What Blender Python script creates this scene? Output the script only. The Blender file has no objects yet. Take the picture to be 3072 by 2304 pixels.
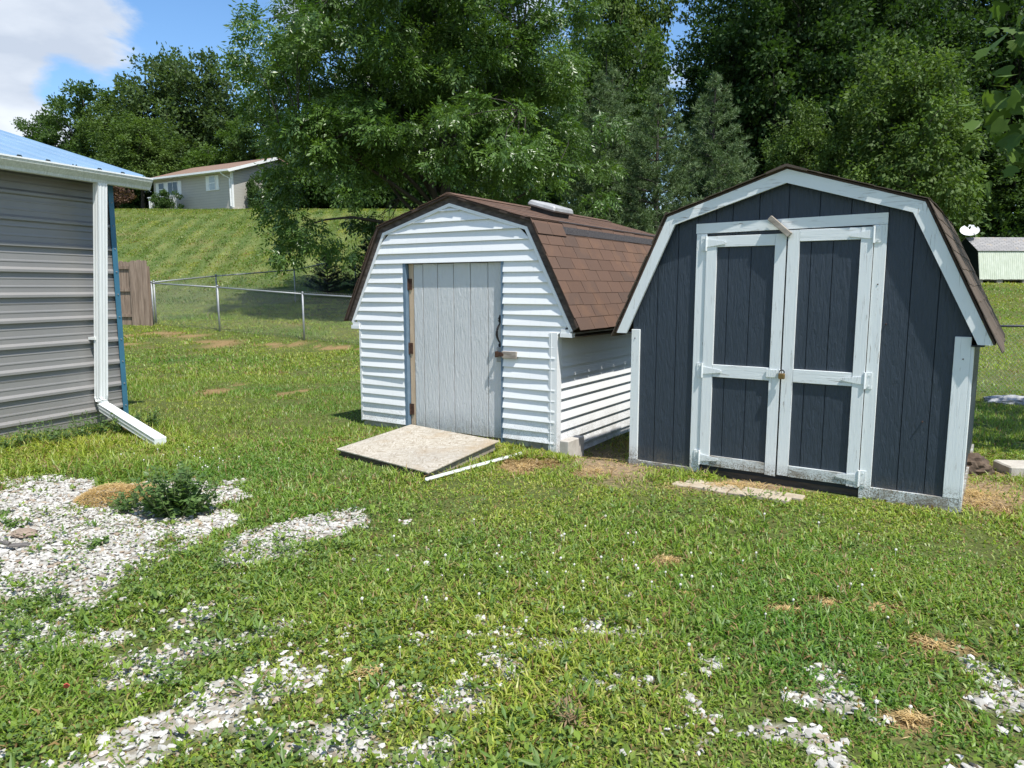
import bpy, math, random
import numpy as np
from mathutils import Vector, Matrix

# ------------------------------------------------------------------ camera, sky, sun, exposure
S = bpy.context.scene
COL = S.collection
FPX, HZ, CAMH = 730.0, 287.0, 1.6
cam = bpy.data.cameras.new("camera"); camo = bpy.data.objects.new("camera", cam); COL.objects.link(camo)
cam.sensor_width = 36.0; cam.lens = 36.0 * FPX / 1024.0
cam.clip_start = 0.05; cam.clip_end = 2000.0
camo.location = (0, 0, CAMH)
camo.rotation_euler = (math.radians(90) - math.atan((384 - HZ) / FPX), 0, 0)
S.camera = camo
SUN = Vector((0.315, -0.445, 1.0)).normalized()
EL = math.asin(SUN.z); AZ = math.atan2(SUN.x, SUN.y)
w = bpy.data.worlds.new("World"); S.world = w; w.use_nodes = True
nt = w.node_tree; nt.nodes.clear()
def wn(t, **k):
    n = nt.nodes.new(t)
    for a, b in k.items(): setattr(n, a, b)
    return n
out = wn("ShaderNodeOutputWorld"); bg = wn("ShaderNodeBackground"); sky = wn("ShaderNodeTexSky")
sky.sky_type = 'NISHITA'; sky.sun_disc = False; sky.sun_elevation = EL; sky.sun_rotation = AZ
sky.air_density = 1.0; sky.dust_density = 0.6; sky.ozone_density = 2.2; sky.altitude = 200
bg.inputs[1].default_value = 0.15
tc = wn("ShaderNodeTexCoord")
sep = wn("ShaderNodeSeparateXYZ"); nt.links.new(tc.outputs["Generated"], sep.inputs[0])
mz = wn("ShaderNodeMath", operation='ADD'); mz.inputs[1].default_value = 0.22; nt.links.new(sep.outputs[2], mz.inputs[0])
mzm = wn("ShaderNodeMath", operation='MAXIMUM'); mzm.inputs[1].default_value = 0.1; nt.links.new(mz.outputs[0], mzm.inputs[0])
dv = wn("ShaderNodeVectorMath", operation='DIVIDE'); nt.links.new(tc.outputs["Generated"], dv.inputs[0])
cmb = wn("ShaderNodeCombineXYZ")
for i in range(3): nt.links.new(mzm.outputs[0], cmb.inputs[i])
nt.links.new(cmb.outputs[0], dv.inputs[1])
mp = wn("ShaderNodeMapping"); mp.inputs["Location"].default_value = (3.1, 1.7, 0); nt.links.new(dv.outputs[0], mp.inputs[0])
nz = wn("ShaderNodeTexNoise"); nz.inputs["Scale"].default_value = 2.6; nz.inputs["Detail"].default_value = 10
nz.inputs["Roughness"].default_value = 0.58; nz.inputs["Distortion"].default_value = 0.25
nt.links.new(mp.outputs[0], nz.inputs[0])
acc = nz.outputs[0]
# cumulus banks, each a patch of sky with its own direction
for (dx, dy, dz, wid, amt) in [(-0.49, 0.826, 0.285, 0.115, 0.26), (-0.545, 0.82, 0.185, 0.06, 0.24), (-0.25, 0.905, 0.34, 0.07, 0.20),
                               (-0.345, 0.90, 0.262, 0.10, -0.22), (-0.46, 0.86, 0.19, 0.05, -0.10), (-0.50, 0.838, 0.222, 0.035, -0.26),
                               (0.8, -0.3, 0.5, 0.35, 0.18), (-0.7, -0.5, 0.5, 0.3, 0.2), (0.1, -0.9, 0.4, 0.3, 0.15), (0.5, 0.6, 0.6, 0.25, 0.15)]:
    v = Vector((dx, dy, dz)).normalized()
    ds = wn("ShaderNodeVectorMath", operation='DISTANCE'); ds.inputs[1].default_value = v; nt.links.new(tc.outputs["Generated"], ds.inputs[0])
    mr = wn("ShaderNodeMapRange", interpolation_type='SMOOTHSTEP'); mr.inputs[1].default_value = wid * 1.6; mr.inputs[2].default_value = wid * 0.35
    mr.inputs[3].default_value = 0; mr.inputs[4].default_value = amt; nt.links.new(ds.outputs[1], mr.inputs[0])
    ad = wn("ShaderNodeMath", operation='ADD'); nt.links.new(acc, ad.inputs[0]); nt.links.new(mr.outputs[0], ad.inputs[1]); acc = ad.outputs[0]
cr = wn("ShaderNodeMapRange", interpolation_type='SMOOTHSTEP'); cr.inputs[1].default_value = 0.545; cr.inputs[2].default_value = 0.70
nt.links.new(acc, cr.inputs[0])
nz2 = wn("ShaderNodeTexNoise"); nz2.inputs["Scale"].default_value = 3.0; nz2.inputs["Detail"].default_value = 6; nt.links.new(mp.outputs[0], nz2.inputs[0])
cc = wn("ShaderNodeValToRGB"); cc.color_ramp.elements[0].position = 0.35; cc.color_ramp.elements[1].position = 0.68
cc.color_ramp.elements[0].color = (2.9, 3.3, 3.95, 1); cc.color_ramp.elements[1].color = (4.7, 5.0, 5.4, 1)
nt.links.new(nz2.outputs[0], cc.inputs[0])
hs = wn("ShaderNodeHueSaturation"); hs.inputs["Saturation"].default_value = 1.18; hs.inputs["Value"].default_value = 1.0
nt.links.new(sky.outputs[0], hs.inputs["Color"])
mx = wn("ShaderNodeMix", data_type='RGBA'); nt.links.new(cr.outputs[0], mx.inputs["Factor"])
nt.links.new(hs.outputs[0], mx.inputs["A"]); nt.links.new(cc.outputs[0], mx.inputs["B"])
nt.links.new(mx.outputs["Result"], bg.inputs[0]); nt.links.new(bg.outputs[0], out.inputs[0])
sl = bpy.data.lights.new("sun", 'SUN'); so = bpy.data.objects.new("sun", sl); COL.objects.link(so)
sl.energy = 4.6; sl.angle = math.radians(0.55); sl.color = (1.0, 0.965, 0.91)
so.rotation_euler = SUN.to_track_quat('Z', 'Y').to_euler(); so.location = (5, -8, 20)
V = S.view_settings; V.view_transform = 'Standard'; V.look = 'None'; V.exposure = 0.5; V.gamma = 1.0; V.use_curve_mapping = False
S.cycles.max_bounces = 8; S.cycles.diffuse_bounces = 3; S.cycles.transparent_max_bounces = 8

rnd = random.Random(7)
R = np.random.default_rng(11)

# ------------------------------------------------------------------ noise and terrain
_T = R.random((512, 512))
def vnoise(x, y):
    x = np.asarray(x, float); y = np.asarray(y, float)
    xi = np.floor(x).astype(int); yi = np.floor(y).astype(int); fx = x - xi; fy = y - yi
    fx = fx * fx * (3 - 2 * fx); fy = fy * fy * (3 - 2 * fy)
    a = _T[xi & 511, yi & 511]; b = _T[(xi + 1) & 511, yi & 511]; c = _T[xi & 511, (yi + 1) & 511]; d = _T[(xi + 1) & 511, (yi + 1) & 511]
    return (a * (1 - fx) + b * fx) * (1 - fy) + (c * (1 - fx) + d * fx) * fy
def fbm(x, y, o=4):
    s = 0; a = 0.5; t = 0
    for i in range(o):
        s = s + a * vnoise(np.asarray(x) * 2 ** i + 17.3 * i, np.asarray(y) * 2 ** i + 5.1 * i); t += a; a *= 0.5
    return s / t
def sstep(a, b, x):
    t = np.clip((np.asarray(x, float) - a) / (b - a), 0, 1); return t * t * (3 - 2 * t)
_HY = [-50, 15, 18, 19.1, 20.2, 21, 23.4, 28, 34, 42, 50, 55, 60, 80, 150, 400]
_HZ = [0, 0, 0.08, 0.2, 0.38, 0.5, 0.68, 1.05, 2.25, 4.55, 6.65, 7.3, 7.5, 8.0, 11, 14]
def terrain(x, y):
    x = np.asarray(x, float); y = np.asarray(y, float)
    h = (np.interp(y - 0.8, _HY, _HZ) + 2 * np.interp(y, _HY, _HZ) + np.interp(y + 0.8, _HY, _HZ)) / 4
    k = 1 - 0.6 * sstep(-6, 14, x - (y - 30) * 0.1)
    z = h * k
    z = z - 0.22 * sstep(2.8, 7.5, x) * np.exp(-((y - 11) / 5.0) ** 2)
    z = z - 0.17 * np.exp(-(((x - 1.25) * 0.842 - (y - 7.6) * 0.54) / 0.45) ** 2) * sstep(6.6, 7.3, y - (x - 0.8) * -0.6) * (1 - sstep(11, 13, y))
    z = z + 0.02 * (fbm(x * 0.9, y * 0.9, 3) - 0.5) * (1 - sstep(30, 60, y))
    return z
def tz(x, y): return float(terrain(x, y))

# gravel and dry-patch layout on the ground (centre x, y, half sizes), metres
GRAV = [(-3.63, 5.36, .38, .54), (-2.76, 4.69, .61, .56), (-2.75, 5.45, .6, .37), (-2.59, 3.99, .39, .34), (-2.17, 4.84, .28, .3), (-1.57, 4.4, .2, .33),
 (-1.39, 4.65, .27, .28), (-1.17, 4.88, .19, .25), (-1.35, 4.22, .14, .14), (-2.19, 3.14, .19, .24), (-2.16, 2.96, .12, .16), (-1.92, 3.17, .21, .13),
 (-2.22, 3.57, .21, .14), (-1.57, 3.0, .18, .14), (-1.36, 3.08, .14, .11), (-1.51, 2.78, .23, .14), (-1.15, 2.71, .22, .13), (-1.25, 2.52, .21, .12),
 (-.91, 2.78, .17, .12), (-1.17, 3.21, .13, .09), (-.13, 3.35, .11, .07), (-.43, 3.15, .13, .08), (-.09, 3.0, .08, .1), (-.23, 3.19, .11, .07), (.2, 3.1, .1, .08),
 (.36, 3.24, .15, .08), (-.15, 2.65, .11, .14), (-.2, 2.78, .09, .09), (-.57, 2.55, .1, .07), (-.46, 2.74, .07, .05), (-.66, 2.33, .08, .05), (-.25, 2.38, .1, .07),
 (.86, 2.96, .08, .06), (.89, 2.44, .1, .06), (.99, 2.49, .07, .04), (1.85, 2.61, .11, .12), (1.79, 2.44, .07, .11), (1.31, 2.71, .06, .04), (1.38, 2.52, .05, .04),
 (-.72, 4.82, .06, .08), (-2.27, 5.76, .15, .19), (-4.3, 4.6, .9, .8), (-3.6, 3.6, .8, .6), (-3.2, 2.7, .6, .5), (2.15, 2.6, .3, .3), (-3.9, 5.9, .5, .2)]
DRY = [(-4.56, 11.24, .29, .6), (-3.27, 10.96, .28, .39), (.1, 6.39, .25, .3), (.74, 6.22, .24, .25), (-4.26, 8.21, .21, .22), (-3.04, 5.39, .16, .2),
 (.91, 4.1, .12, .09), (1.89, 3.08, .14, .09), (1.36, 3.43, .09, .06), (1.6, 3.51, .07, .08), (1.83, 3.46, .09, .06), (1.81, 5.68, .29, .13), (3.48, 5.26, .2, .25),
 (1.47, 2.52, .09, .06), (-.59, 2.84, .06, .04), (.23, 2.55, .07, .06), (.9, 3.62, .07, .05), (-3.34, 6.82, .13, .15)]
def blobs(L, x, y, soft=0.5):
    m = np.zeros_like(np.asarray(x, float))
    for (cx, cy, rx, ry) in L:
        r = np.sqrt(((x - cx) / rx) ** 2 + ((y - cy) / ry) ** 2)
        m = np.maximum(m, 1 - sstep(1 - soft, 1 + soft, r))
    return m
def gravel_mask(x, y):
    x = np.asarray(x, float); y = np.asarray(y, float)
    n = fbm(x * 4.5 + 3, y * 4.5 + 9, 4); n2 = fbm(x * 1.6 + 30, y * 1.6 + 2, 3)
    fine = 0.25 * (fbm(x * 13, y * 13, 2) - 0.5)
    mm = blobs(GRAV[:7] + GRAV[-5:-2], x, y, 0.6); gmain = sstep(0.20, 0.48, mm * 0.95 + (n - 0.5) * 0.85 + fine) * (mm > 0.02)
    m = blobs(GRAV[7:-5] + GRAV[-2:], x, y, 0.6); g = sstep(0.36, 0.80, m * 0.75 + (n - 0.5) * 1.4 + 0.05 + fine) * 0.58
    m = np.maximum(m, mm); g = np.maximum(g, gmain)
    mix = (1 - sstep(0.6, 1.25, np.sqrt(((x + 1.35) / 1.75) ** 2 + ((y - 2.75) / 1.15) ** 2)))
    g2 = mix * sstep(0.47, 0.68, n * 0.75 + n2 * 0.25) * 0.55
    far = (1 - sstep(0.7, 1.2, np.sqrt(((x - 0.6) / 2.2) ** 2 + ((y - 2.6) / 0.9) ** 2))) * sstep(0.60, 0.72, n) * 0.6
    return np.clip(np.maximum(np.maximum(g * (m > 0.02), g2), far), 0, 1)
FP1 = np.array([-5.44, 19.1]); FD1 = np.array([-2.64, 1.1]) / np.hypot(2.64, 1.1)
def fence_dist(x, y):   # metres in front of the near chain-link fence line
    return -((x - FP1[0]) * (-FD1[1]) + (y - FP1[1]) * FD1[0]) * -1.0
def dry_mask(x, y):
    x = np.asarray(x, float); y = np.asarray(y, float)
    n = fbm(x * 3.1 + 50, y * 3.1 + 20, 4)
    m = blobs(DRY, x, y, 0.6)
    fd = fence_dist(x, y)
    s = (x - FP1[0]) * FD1[0] + (y - FP1[1]) * FD1[1]
    band = np.exp(-((fd - 0.75 - 0.25 * np.sin(s * 0.7)) / 0.42) ** 2) + 0.75 * np.exp(-((fd - 2.1 - 0.3 * np.sin(s * 0.5 + 1)) / 0.35) ** 2) * sstep(-1, 2.5, s)
    band = band * ((x < 0) & (y > 10)) * sstep(0.30, 0.62, fbm(x * 0.8 + 3, y * 1.2, 3) + 0.08)
    far = 0.35 * sstep(0.6, 0.75, fbm(x * 0.5 + 9, y * 0.5, 3)) * (y > 7)
    return np.clip(sstep(0.35, 0.7, np.maximum(m, band) * 0.72 + (n - 0.5) * 1.7) * (np.maximum(m, band) > 0.05) + far * sstep(0.5, 0.7, n), 0, 1)

# ------------------------------------------------------------------ objects and mesh helpers
def link(o, parent=None):
    COL.objects.link(o)
    if parent is not None: o.parent = parent
    return o
def tag(o, label=None, cat=None, group=None, kind=None):
    if label: o["label"] = label
    if cat: o["category"] = cat
    if group: o["group"] = group
    if kind: o["kind"] = kind
    return o
def empty(name, loc, rz=0.0, label=None, cat=None, group=None):
    o = bpy.data.objects.new(name, None); o.empty_display_size = 0.2
    o.location = loc; o.rotation_euler = (0, 0, rz); COL.objects.link(o)
    return tag(o, label, cat, group)
def np_mesh(name, verts, faces, mat=None, cols=None, smooth=False):
    verts = np.asarray(verts, np.float32).reshape(-1, 3)
    faces = [np.asarray(f, np.int32) for f in (faces if isinstance(faces, list) else [faces]) if len(f)]
    me = bpy.data.meshes.new(name)
    me.vertices.add(len(verts)); me.vertices.foreach_set("co", verts.ravel())
    lv = np.concatenate([f.ravel() for f in faces]); tot = np.concatenate([np.full(len(f), f.shape[1], np.int32) for f in faces])
    st = np.concatenate([[0], np.cumsum(tot)[:-1]]).astype(np.int32)
    me.loops.add(len(lv)); me.loops.foreach_set("vertex_index", lv)
    me.polygons.add(len(tot)); me.polygons.foreach_set("loop_start", st); me.polygons.foreach_set("loop_total", tot)
    me.polygons.foreach_set("use_smooth", np.full(len(tot), bool(smooth)))
    me.update(calc_edges=True)
    if cols is not None:
        c = np.ones((len(verts), 4), np.float32); c[:, :cols.shape[1]] = cols
        a = me.color_attributes.new("col", 'FLOAT_COLOR', 'POINT'); a.data.foreach_set("color", c.ravel())
    if mat: me.materials.append(mat)
    return me
def np_obj(name, verts, faces, mat=None, cols=None, parent=None, smooth=False):
    return link(bpy.data.objects.new(name, np_mesh(name, verts, faces, mat, cols, smooth)), parent)

class MB:
    def __init__(s): s.v = []; s.f = []
    def add(s, vs, fs):
        b = len(s.v); s.v += [tuple(p) for p in vs]; s.f += [tuple(i + b for i in f) for f in fs]; return s
    def box(s, x0, x1, y0, y1, z0, z1, M=None):
        vs = [Vector(p) for p in ((x0, y0, z0), (x1, y0, z0), (x1, y1, z0), (x0, y1, z0), (x0, y0, z1), (x1, y0, z1), (x1, y1, z1), (x0, y1, z1))]
        if M is not None: vs = [M @ p for p in vs]
        return s.add(vs, [(0, 3, 2, 1), (4, 5, 6, 7), (0, 1, 5, 4), (1, 2, 6, 5), (2, 3, 7, 6), (3, 0, 4, 7)])
    def prism(s, poly, y0, y1):            # poly of (x,z) counter-clockwise seen from -y, between y0 (front) and y1
        n = len(poly); vs = [(x, y0, z) for x, z in poly] + [(x, y1, z) for x, z in poly]
        fs = [tuple(range(n)), tuple(range(2 * n - 1, n - 1, -1))] + [(i, i + n, (i + 1) % n + n, (i + 1) % n) for i in range(n)]
        return s.add(vs, fs)
    def tube(s, pts, rads, n=6, cap=True):
        pts = [Vector(p) for p in pts]; base = len(s.v); m = len(pts)
        if not hasattr(rads, '__len__'): rads = [rads] * m
        up = Vector((0, 0, 1))
        for i, p in enumerate(pts):
            t = (pts[min(i + 1, m - 1)] - pts[max(i - 1, 0)]).normalized()
            a = t.cross(up if abs(t.z) < 0.95 else Vector((1, 0, 0))).normalized(); b = t.cross(a)
            for k in range(n):
                an = 2 * math.pi * k / n; s.v.append(tuple(p + (a * math.cos(an) + b * math.sin(an)) * rads[i]))
        for i in range(m - 1):
            for k in range(n):
                k2 = (k + 1) % n; s.f.append((base + i * n + k, base + i * n + k2, base + (i + 1) * n + k2, base + (i + 1) * n + k))
        if cap:
            s.f.append(tuple(base + k for k in range(n - 1, -1, -1))); s.f.append(tuple(base + (m - 1) * n + k for k in range(n)))
        return s
    def sweep(s, sec, pts, frames):        # sec list of (a,b) closed; frames list of (A,B) vectors per point
        n = len(sec); base = len(s.v)
        for p, (A, B) in zip(pts, frames):
            for a, b in sec: s.v.append(tuple(Vector(p) + A * a + B * b))
        for i in range(len(pts) - 1):
            for k in range(n):
                k2 = (k + 1) % n; s.f.append((base + i * n + k, base + i * n + k2, base + (i + 1) * n + k2, base + (i + 1) * n + k))
        s.f.append(tuple(base + k for k in range(n - 1, -1, -1))); s.f.append(tuple(base + (len(pts) - 1) * n + k for k in range(n)))
        return s
    def mesh(s, name, mat=None, bevel=0.0, smooth=False):
        me = bpy.data.meshes.new(name); me.from_pydata(s.v, [], s.f); me.update()
        if bevel > 0:
            import bmesh
            bm = bmesh.new(); bm.from_mesh(me)
            bmesh.ops.bevel(bm, geom=[e for e in bm.edges], offset=bevel, segments=1, affect='EDGES', clamp_overlap=True)
            bm.to_mesh(me); bm.free()
        if smooth: me.polygons.foreach_set("use_smooth", np.ones(len(me.polygons), bool))
        if mat: me.materials.append(mat)
        return me
    def build(s, name, mat=None, parent=None, bevel=0.0, smooth=False):
        return link(bpy.data.objects.new(name, s.mesh(name, mat, bevel, smooth)), parent)
def bx(name, mat, parent, x0, x1, y0, y1, z0, z1, bevel=0.0, M=None): return MB().box(x0, x1, y0, y1, z0, z1, M).build(name, mat, parent, bevel)
def copy_tree(o, parent=None):
    c = o.copy(); COL.objects.link(c)
    if parent is not None: c.parent = parent
    for ch in list(o.children): copy_tree(ch, c)
    return c

# ------------------------------------------------------------------ materials
MATS = {}
class NM:
    def __init__(s, name):
        s.m = bpy.data.materials.new(name); s.m.use_nodes = True; s.t = s.m.node_tree; s.N = s.t.nodes; s.L = s.t.links
        s.p = s.N["Principled BSDF"]; s.o = s.N["Material Output"]; s.c = s.N.new("ShaderNodeTexCoord"); MATS[name] = s.m
    def n(s, t, **k):
        x = s.N.new(t)
        for a, b in k.items(): setattr(x, a, b)
        return x
    def coord(s, kind="Object", scale=(1, 1, 1), rot=(0, 0, 0)):
        m = s.n("ShaderNodeMapping"); m.inputs["Scale"].default_value = scale; m.inputs["Rotation"].default_value = rot
        s.L.new(s.c.outputs[kind], m.inputs[0]); return m.outputs[0]
    def noise(s, scale, detail=4, rough=0.55, co=None, dist=0.0):
        x = s.n("ShaderNodeTexNoise"); x.inputs["Scale"].default_value = scale; x.inputs["Detail"].default_value = detail
        x.inputs["Roughness"].default_value = rough; x.inputs["Distortion"].default_value = dist
        if co is None: co = s.c.outputs["Object"]
        s.L.new(co, x.inputs[0]); return x.outputs[0]
    def ramp(s, fac, stops):
        r = s.n("ShaderNodeValToRGB"); e = r.color_ramp.elements
        while len(e) < len(stops): e.new(0.5)
        for i, (p, c) in enumerate(stops): e[i].position = p; e[i].color = (c[0], c[1], c[2], 1) if hasattr(c, '__len__') else (c, c, c, 1)
        s.L.new(fac, r.inputs[0]); return r.outputs[0]
    def mr(s, fac, a, b, c=0.0, d=1.0):
        r = s.n("ShaderNodeMapRange"); r.inputs[1].default_value = a; r.inputs[2].default_value = b; r.inputs[3].default_value = c; r.inputs[4].default_value = d
        s.L.new(fac, r.inputs[0]); return r.outputs[0]
    def mix(s, fac, a, b, mode='MIX'):
        x = s.n("ShaderNodeMix", data_type='RGBA', blend_type=mode)
        for k, v in (("Factor", fac), ("A", a), ("B", b)):
            i = x.inputs[k] if k != "Factor" else x.inputs[0]
            if hasattr(v, "is_output"): s.L.new(v, i)
            elif hasattr(v, '__len__'): i.default_value = (v[0], v[1], v[2], 1)
            else: i.default_value = v
        return x.outputs["Result"]
    def math(s, op, a, b=0.0):
        x = s.n("ShaderNodeMath", operation=op)
        for i, v in enumerate((a, b)):
            if hasattr(v, "is_output"): s.L.new(v, x.inputs[i])
            else: x.inputs[i].default_value = v
        return x.outputs[0]
    def bump(s, h, strength=0.3, dist=0.01):
        b = s.n("ShaderNodeBump"); b.inputs["Strength"].default_value = strength; b.inputs["Distance"].default_value = dist
        s.L.new(h, b.inputs["Height"]); s.L.new(b.outputs[0], s.p.inputs["Normal"])
    def set(s, col=None, rough=0.6, metal=0.0, spec=0.4):
        if col is not None:
            if hasattr(col, "is_output"): s.L.new(col, s.p.inputs["Base Color"])
            else: s.p.inputs["Base Color"].default_value = (*col, 1)
        if hasattr(rough, "is_output"): s.L.new(rough, s.p.inputs["Roughness"])
        else: s.p.inputs["Roughness"].default_value = rough
        s.p.inputs["Metallic"].default_value = metal; s.p.inputs["Specular IOR Level"].default_value = spec
        return s.m
    def posz(s):
        g = s.n("ShaderNodeNewGeometry"); x = s.n("ShaderNodeSeparateXYZ"); s.L.new(g.outputs["Position"], x.inputs[0]); return x.outputs[2], g.outputs["Position"]
    def orand(s): return s.n("ShaderNodeObjectInfo").outputs["Random"]

def simple(name, c1, c2, scale=6, rough=0.6, metal=0.0, bump=0.0, bscale=None, stretch=(1, 1, 1), spec=0.4, detail=5):
    a = NM(name); co = a.coord("Object", stretch); n = a.noise(scale, detail, 0.6, co)
    col = a.ramp(n, [(0.3, c1), (0.72, c2)])
    if bump: a.bump(a.noise(bscale or scale * 4, 4, 0.6, co), bump, 0.004)
    return a.set(col, rough, metal, spec)

def painted(name, paint, paint2, wood, peel=0.63, dirt=0.0, dirt_h=0.25, grain=(22, 22, 1.6), rough=0.55, bump=0.4, mud=(0.16, 0.13, 0.09)):
    a = NM(name); g = a.coord("Object", grain)
    grain_n = a.noise(3.2, 6, 0.62, g, 0.6)
    col = a.mix(a.noise(1.7, 4), paint, paint2)
    pe = a.math('MULTIPLY', a.mr(grain_n, peel, peel + 0.07), a.mr(a.noise(2.4, 3), 0.42, 0.6))
    col = a.mix(pe, col, wood)
    if dirt > 0:
        z, pos = a.posz()
        sp = a.noise(95, 3, 0.7, pos); sp2 = a.noise(7, 4, 0.6, pos)
        dm = a.math('MULTIPLY', a.mr(z, dirt_h, 0.0), a.math('ADD', a.mr(sp, 0.50, 0.58, 0, 0.85), a.mr(sp2, 0.4, 0.75, 0, 0.8)))
        dm = a.math('MINIMUM', a.math('MULTIPLY', dm, dirt), 0.92)
        col = a.mix(dm, col, mud)
    a.bump(a.math('ADD', grain_n, a.math('MULTIPLY', pe, -0.6)), bump, 0.006 if bump < 0.9 else 0.012)
    return a.set(col, rough)

M_vinyl = NM("vinyl_siding")
def _vinyl():
    a = M_vinyl; z, pos = a.posz()
    col = a.mix(a.noise(2.2, 4), (0.72, 0.735, 0.73), (0.79, 0.80, 0.795))
    sp = a.noise(80, 3, 0.7, pos); sp2 = a.noise(5, 4, 0.6, pos)
    dm = a.math('MULTIPLY', a.mr(z, 0.34, 0.02), a.math('ADD', a.mr(sp, 0.5, 0.6, 0, 0.6), a.mr(sp2, 0.42, 0.75, 0, 0.55)))
    col = a.mix(a.math('MINIMUM', dm, 0.5), col, (0.22, 0.19, 0.14))
    streak = a.noise(1.0, 5, 0.6, a.coord("Object", (26, 26, 1.6)))
    col = a.mix(a.mr(streak, 0.55, 0.8, 0, 0.16), col, (0.42, 0.42, 0.38))
    a.bump(a.noise(1.2, 4, 0.6, a.coord("Object", (2, 2, 90))), 0.08, 0.003)
    a.set(col, 0.42, 0, 0.4)
_vinyl(); M_vinyl = M_vinyl.m
M_white = painted("white_trim_paint", (0.69, 0.72, 0.71), (0.76, 0.785, 0.775), (0.33, 0.31, 0.28), 0.60, 1.5, 0.19)
M_whiteH = painted("white_trim_paint_along", (0.69, 0.72, 0.71), (0.76, 0.785, 0.775), (0.36, 0.34, 0.31), 0.57, 1.5, 0.19, grain=(1.6, 22, 22))
M_whiteD = painted("white_base_paint", (0.52, 0.56, 0.56), (0.62, 0.66, 0.65), (0.2, 0.17, 0.13), 0.5, 2.2, 0.2, grain=(1.5, 12, 9))
M_navy = painted("navy_paint", (0.028, 0.040, 0.056), (0.036, 0.050, 0.068), (0.09, 0.10, 0.11), 0.78, 0.9, 0.2, grain=(16, 16, 2.6), rough=0.46, bump=1.0, mud=(0.13, 0.11, 0.085))
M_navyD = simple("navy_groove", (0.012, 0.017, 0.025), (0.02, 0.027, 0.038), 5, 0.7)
M_greydoor = painted("grey_door_paint", (0.53, 0.545, 0.545), (0.60, 0.615, 0.61), (0.30, 0.27, 0.23), 0.72, 0.7, 0.28, grain=(16, 16, 2.6), rough=0.6, bump=1.0, mud=(0.25, 0.21, 0.16))
M_blueframe = simple("slate_blue_paint", (0.10, 0.16, 0.22), (0.15, 0.22, 0.29), 6, 0.55, bump=0.2)
M_rawwood = simple("raw_edge_wood", (0.42, 0.31, 0.20), (0.58, 0.45, 0.32), 5, 0.8, bump=0.4, stretch=(10, 10, 1))
M_oldwood = simple("weathered_fascia_wood", (0.035, 0.026, 0.022), (0.13, 0.105, 0.09), 4, 0.85, bump=0.6, stretch=(3, 8, 8))
M_greywood = simple("silvered_wood", (0.20, 0.17, 0.14), (0.42, 0.37, 0.31), 4, 0.85, bump=0.6, stretch=(2, 10, 10))
M_fencewood = simple("fence_wood", (0.15, 0.105, 0.075), (0.33, 0.25, 0.19), 2.5, 0.85, bump=0.6, stretch=(9, 9, 0.8))
M_rust = simple("rusty_iron", (0.035, 0.02, 0.015), (0.13, 0.065, 0.04), 40, 0.8, 0.3, 0.3)
M_iron = simple("black_iron", (0.012, 0.011, 0.011), (0.03, 0.026, 0.024), 30, 0.5, 0.4, 0.2)
M_zinc = simple("galvanised_steel", (0.24, 0.255, 0.26), (0.36, 0.375, 0.38), 20, 0.5, 0.35)
M_wire = simple("galvanised_wire", (0.28, 0.30, 0.30), (0.40, 0.42, 0.42), 20, 0.5, 0.3)
M_blackpipe = simple("dark_fence_pipe", (0.05, 0.055, 0.06), (0.12, 0.125, 0.13), 20, 0.5, 0.4)
M_brass = simple("old_brass", (0.16, 0.10, 0.04), (0.3, 0.2, 0.08), 20, 0.45, 0.7)
M_conc = simple("concrete", (0.36, 0.33, 0.28), (0.55, 0.52, 0.46), 9, 0.9, bump=0.6, bscale=70)
M_skirt = simple("dirty_skirting", (0.20, 0.19, 0.16), (0.42, 0.42, 0.39), 6, 0.9, bump=0.4, stretch=(1, 1, 2))
M_sill = simple("shade_brown_timber", (0.05, 0.04, 0.032), (0.12, 0.095, 0.075), 7, 0.9, bump=0.5, stretch=(1, 6, 6))  # dark brown carries painted shade, as in the recess below the navy doors
M_paver = simple("tan_paver", (0.33, 0.27, 0.19), (0.47, 0.40, 0.30), 12, 0.9, bump=0.5, bscale=60)
M_dirt = simple("dug_soil", (0.06, 0.042, 0.03), (0.16, 0.115, 0.08), 12, 0.95, bump=0.8, bscale=30)
M_metalw = NM("grey_metal_wall")
def _mw():
    a = M_metalw; z, pos = a.posz()
    col = a.mix(a.noise(1.3, 4), (0.225, 0.22, 0.212), (0.26, 0.254, 0.245))
    col = a.mix(a.mr(a.noise(1, 5, 0.6, a.coord("Object", (4, 4, 1))), 0.5, 0.8, 0, 0.22), col, (0.32, 0.31, 0.29))
    dm = a.math('MULTIPLY', a.mr(z, 0.5, 0.0), a.mr(a.noise(60, 3, 0.7, pos), 0.48, 0.62, 0.1, 0.6))
    col = a.mix(dm, col, (0.20, 0.17, 0.13)); a.set(col, 0.42, 0.1, 0.5)
_mw(); M_metalw = M_metalw.m
M_blueroof = simple("blue_metal_roof", (0.19, 0.30, 0.42), (0.24, 0.36, 0.48), 2, 0.30, 0.1, spec=0.6)
M_bluetrim = simple("blue_metal_trim", (0.045, 0.15, 0.23), (0.065, 0.19, 0.28), 3, 0.38, 0.15)
M_gutter = simple("white_gutter", (0.68, 0.70, 0.68), (0.75, 0.77, 0.755), 3, 0.4, stretch=(8, 8, 1))
M_gutterd = simple("streaked_gutter_face", (0.47, 0.49, 0.42), (0.68, 0.70, 0.64), 2.2, 0.5, stretch=(28, 28, 1.5))
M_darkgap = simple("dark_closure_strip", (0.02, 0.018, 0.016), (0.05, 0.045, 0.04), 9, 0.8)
M_deck = simple("roof_deck", (0.05, 0.035, 0.028), (0.09, 0.06, 0.045), 9, 0.9)
M_soffit = simple("brown_soffit_wood", (0.16, 0.12, 0.08), (0.27, 0.21, 0.15), 5, 0.9)  # plain brown wood for soffits and wall backing

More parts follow.
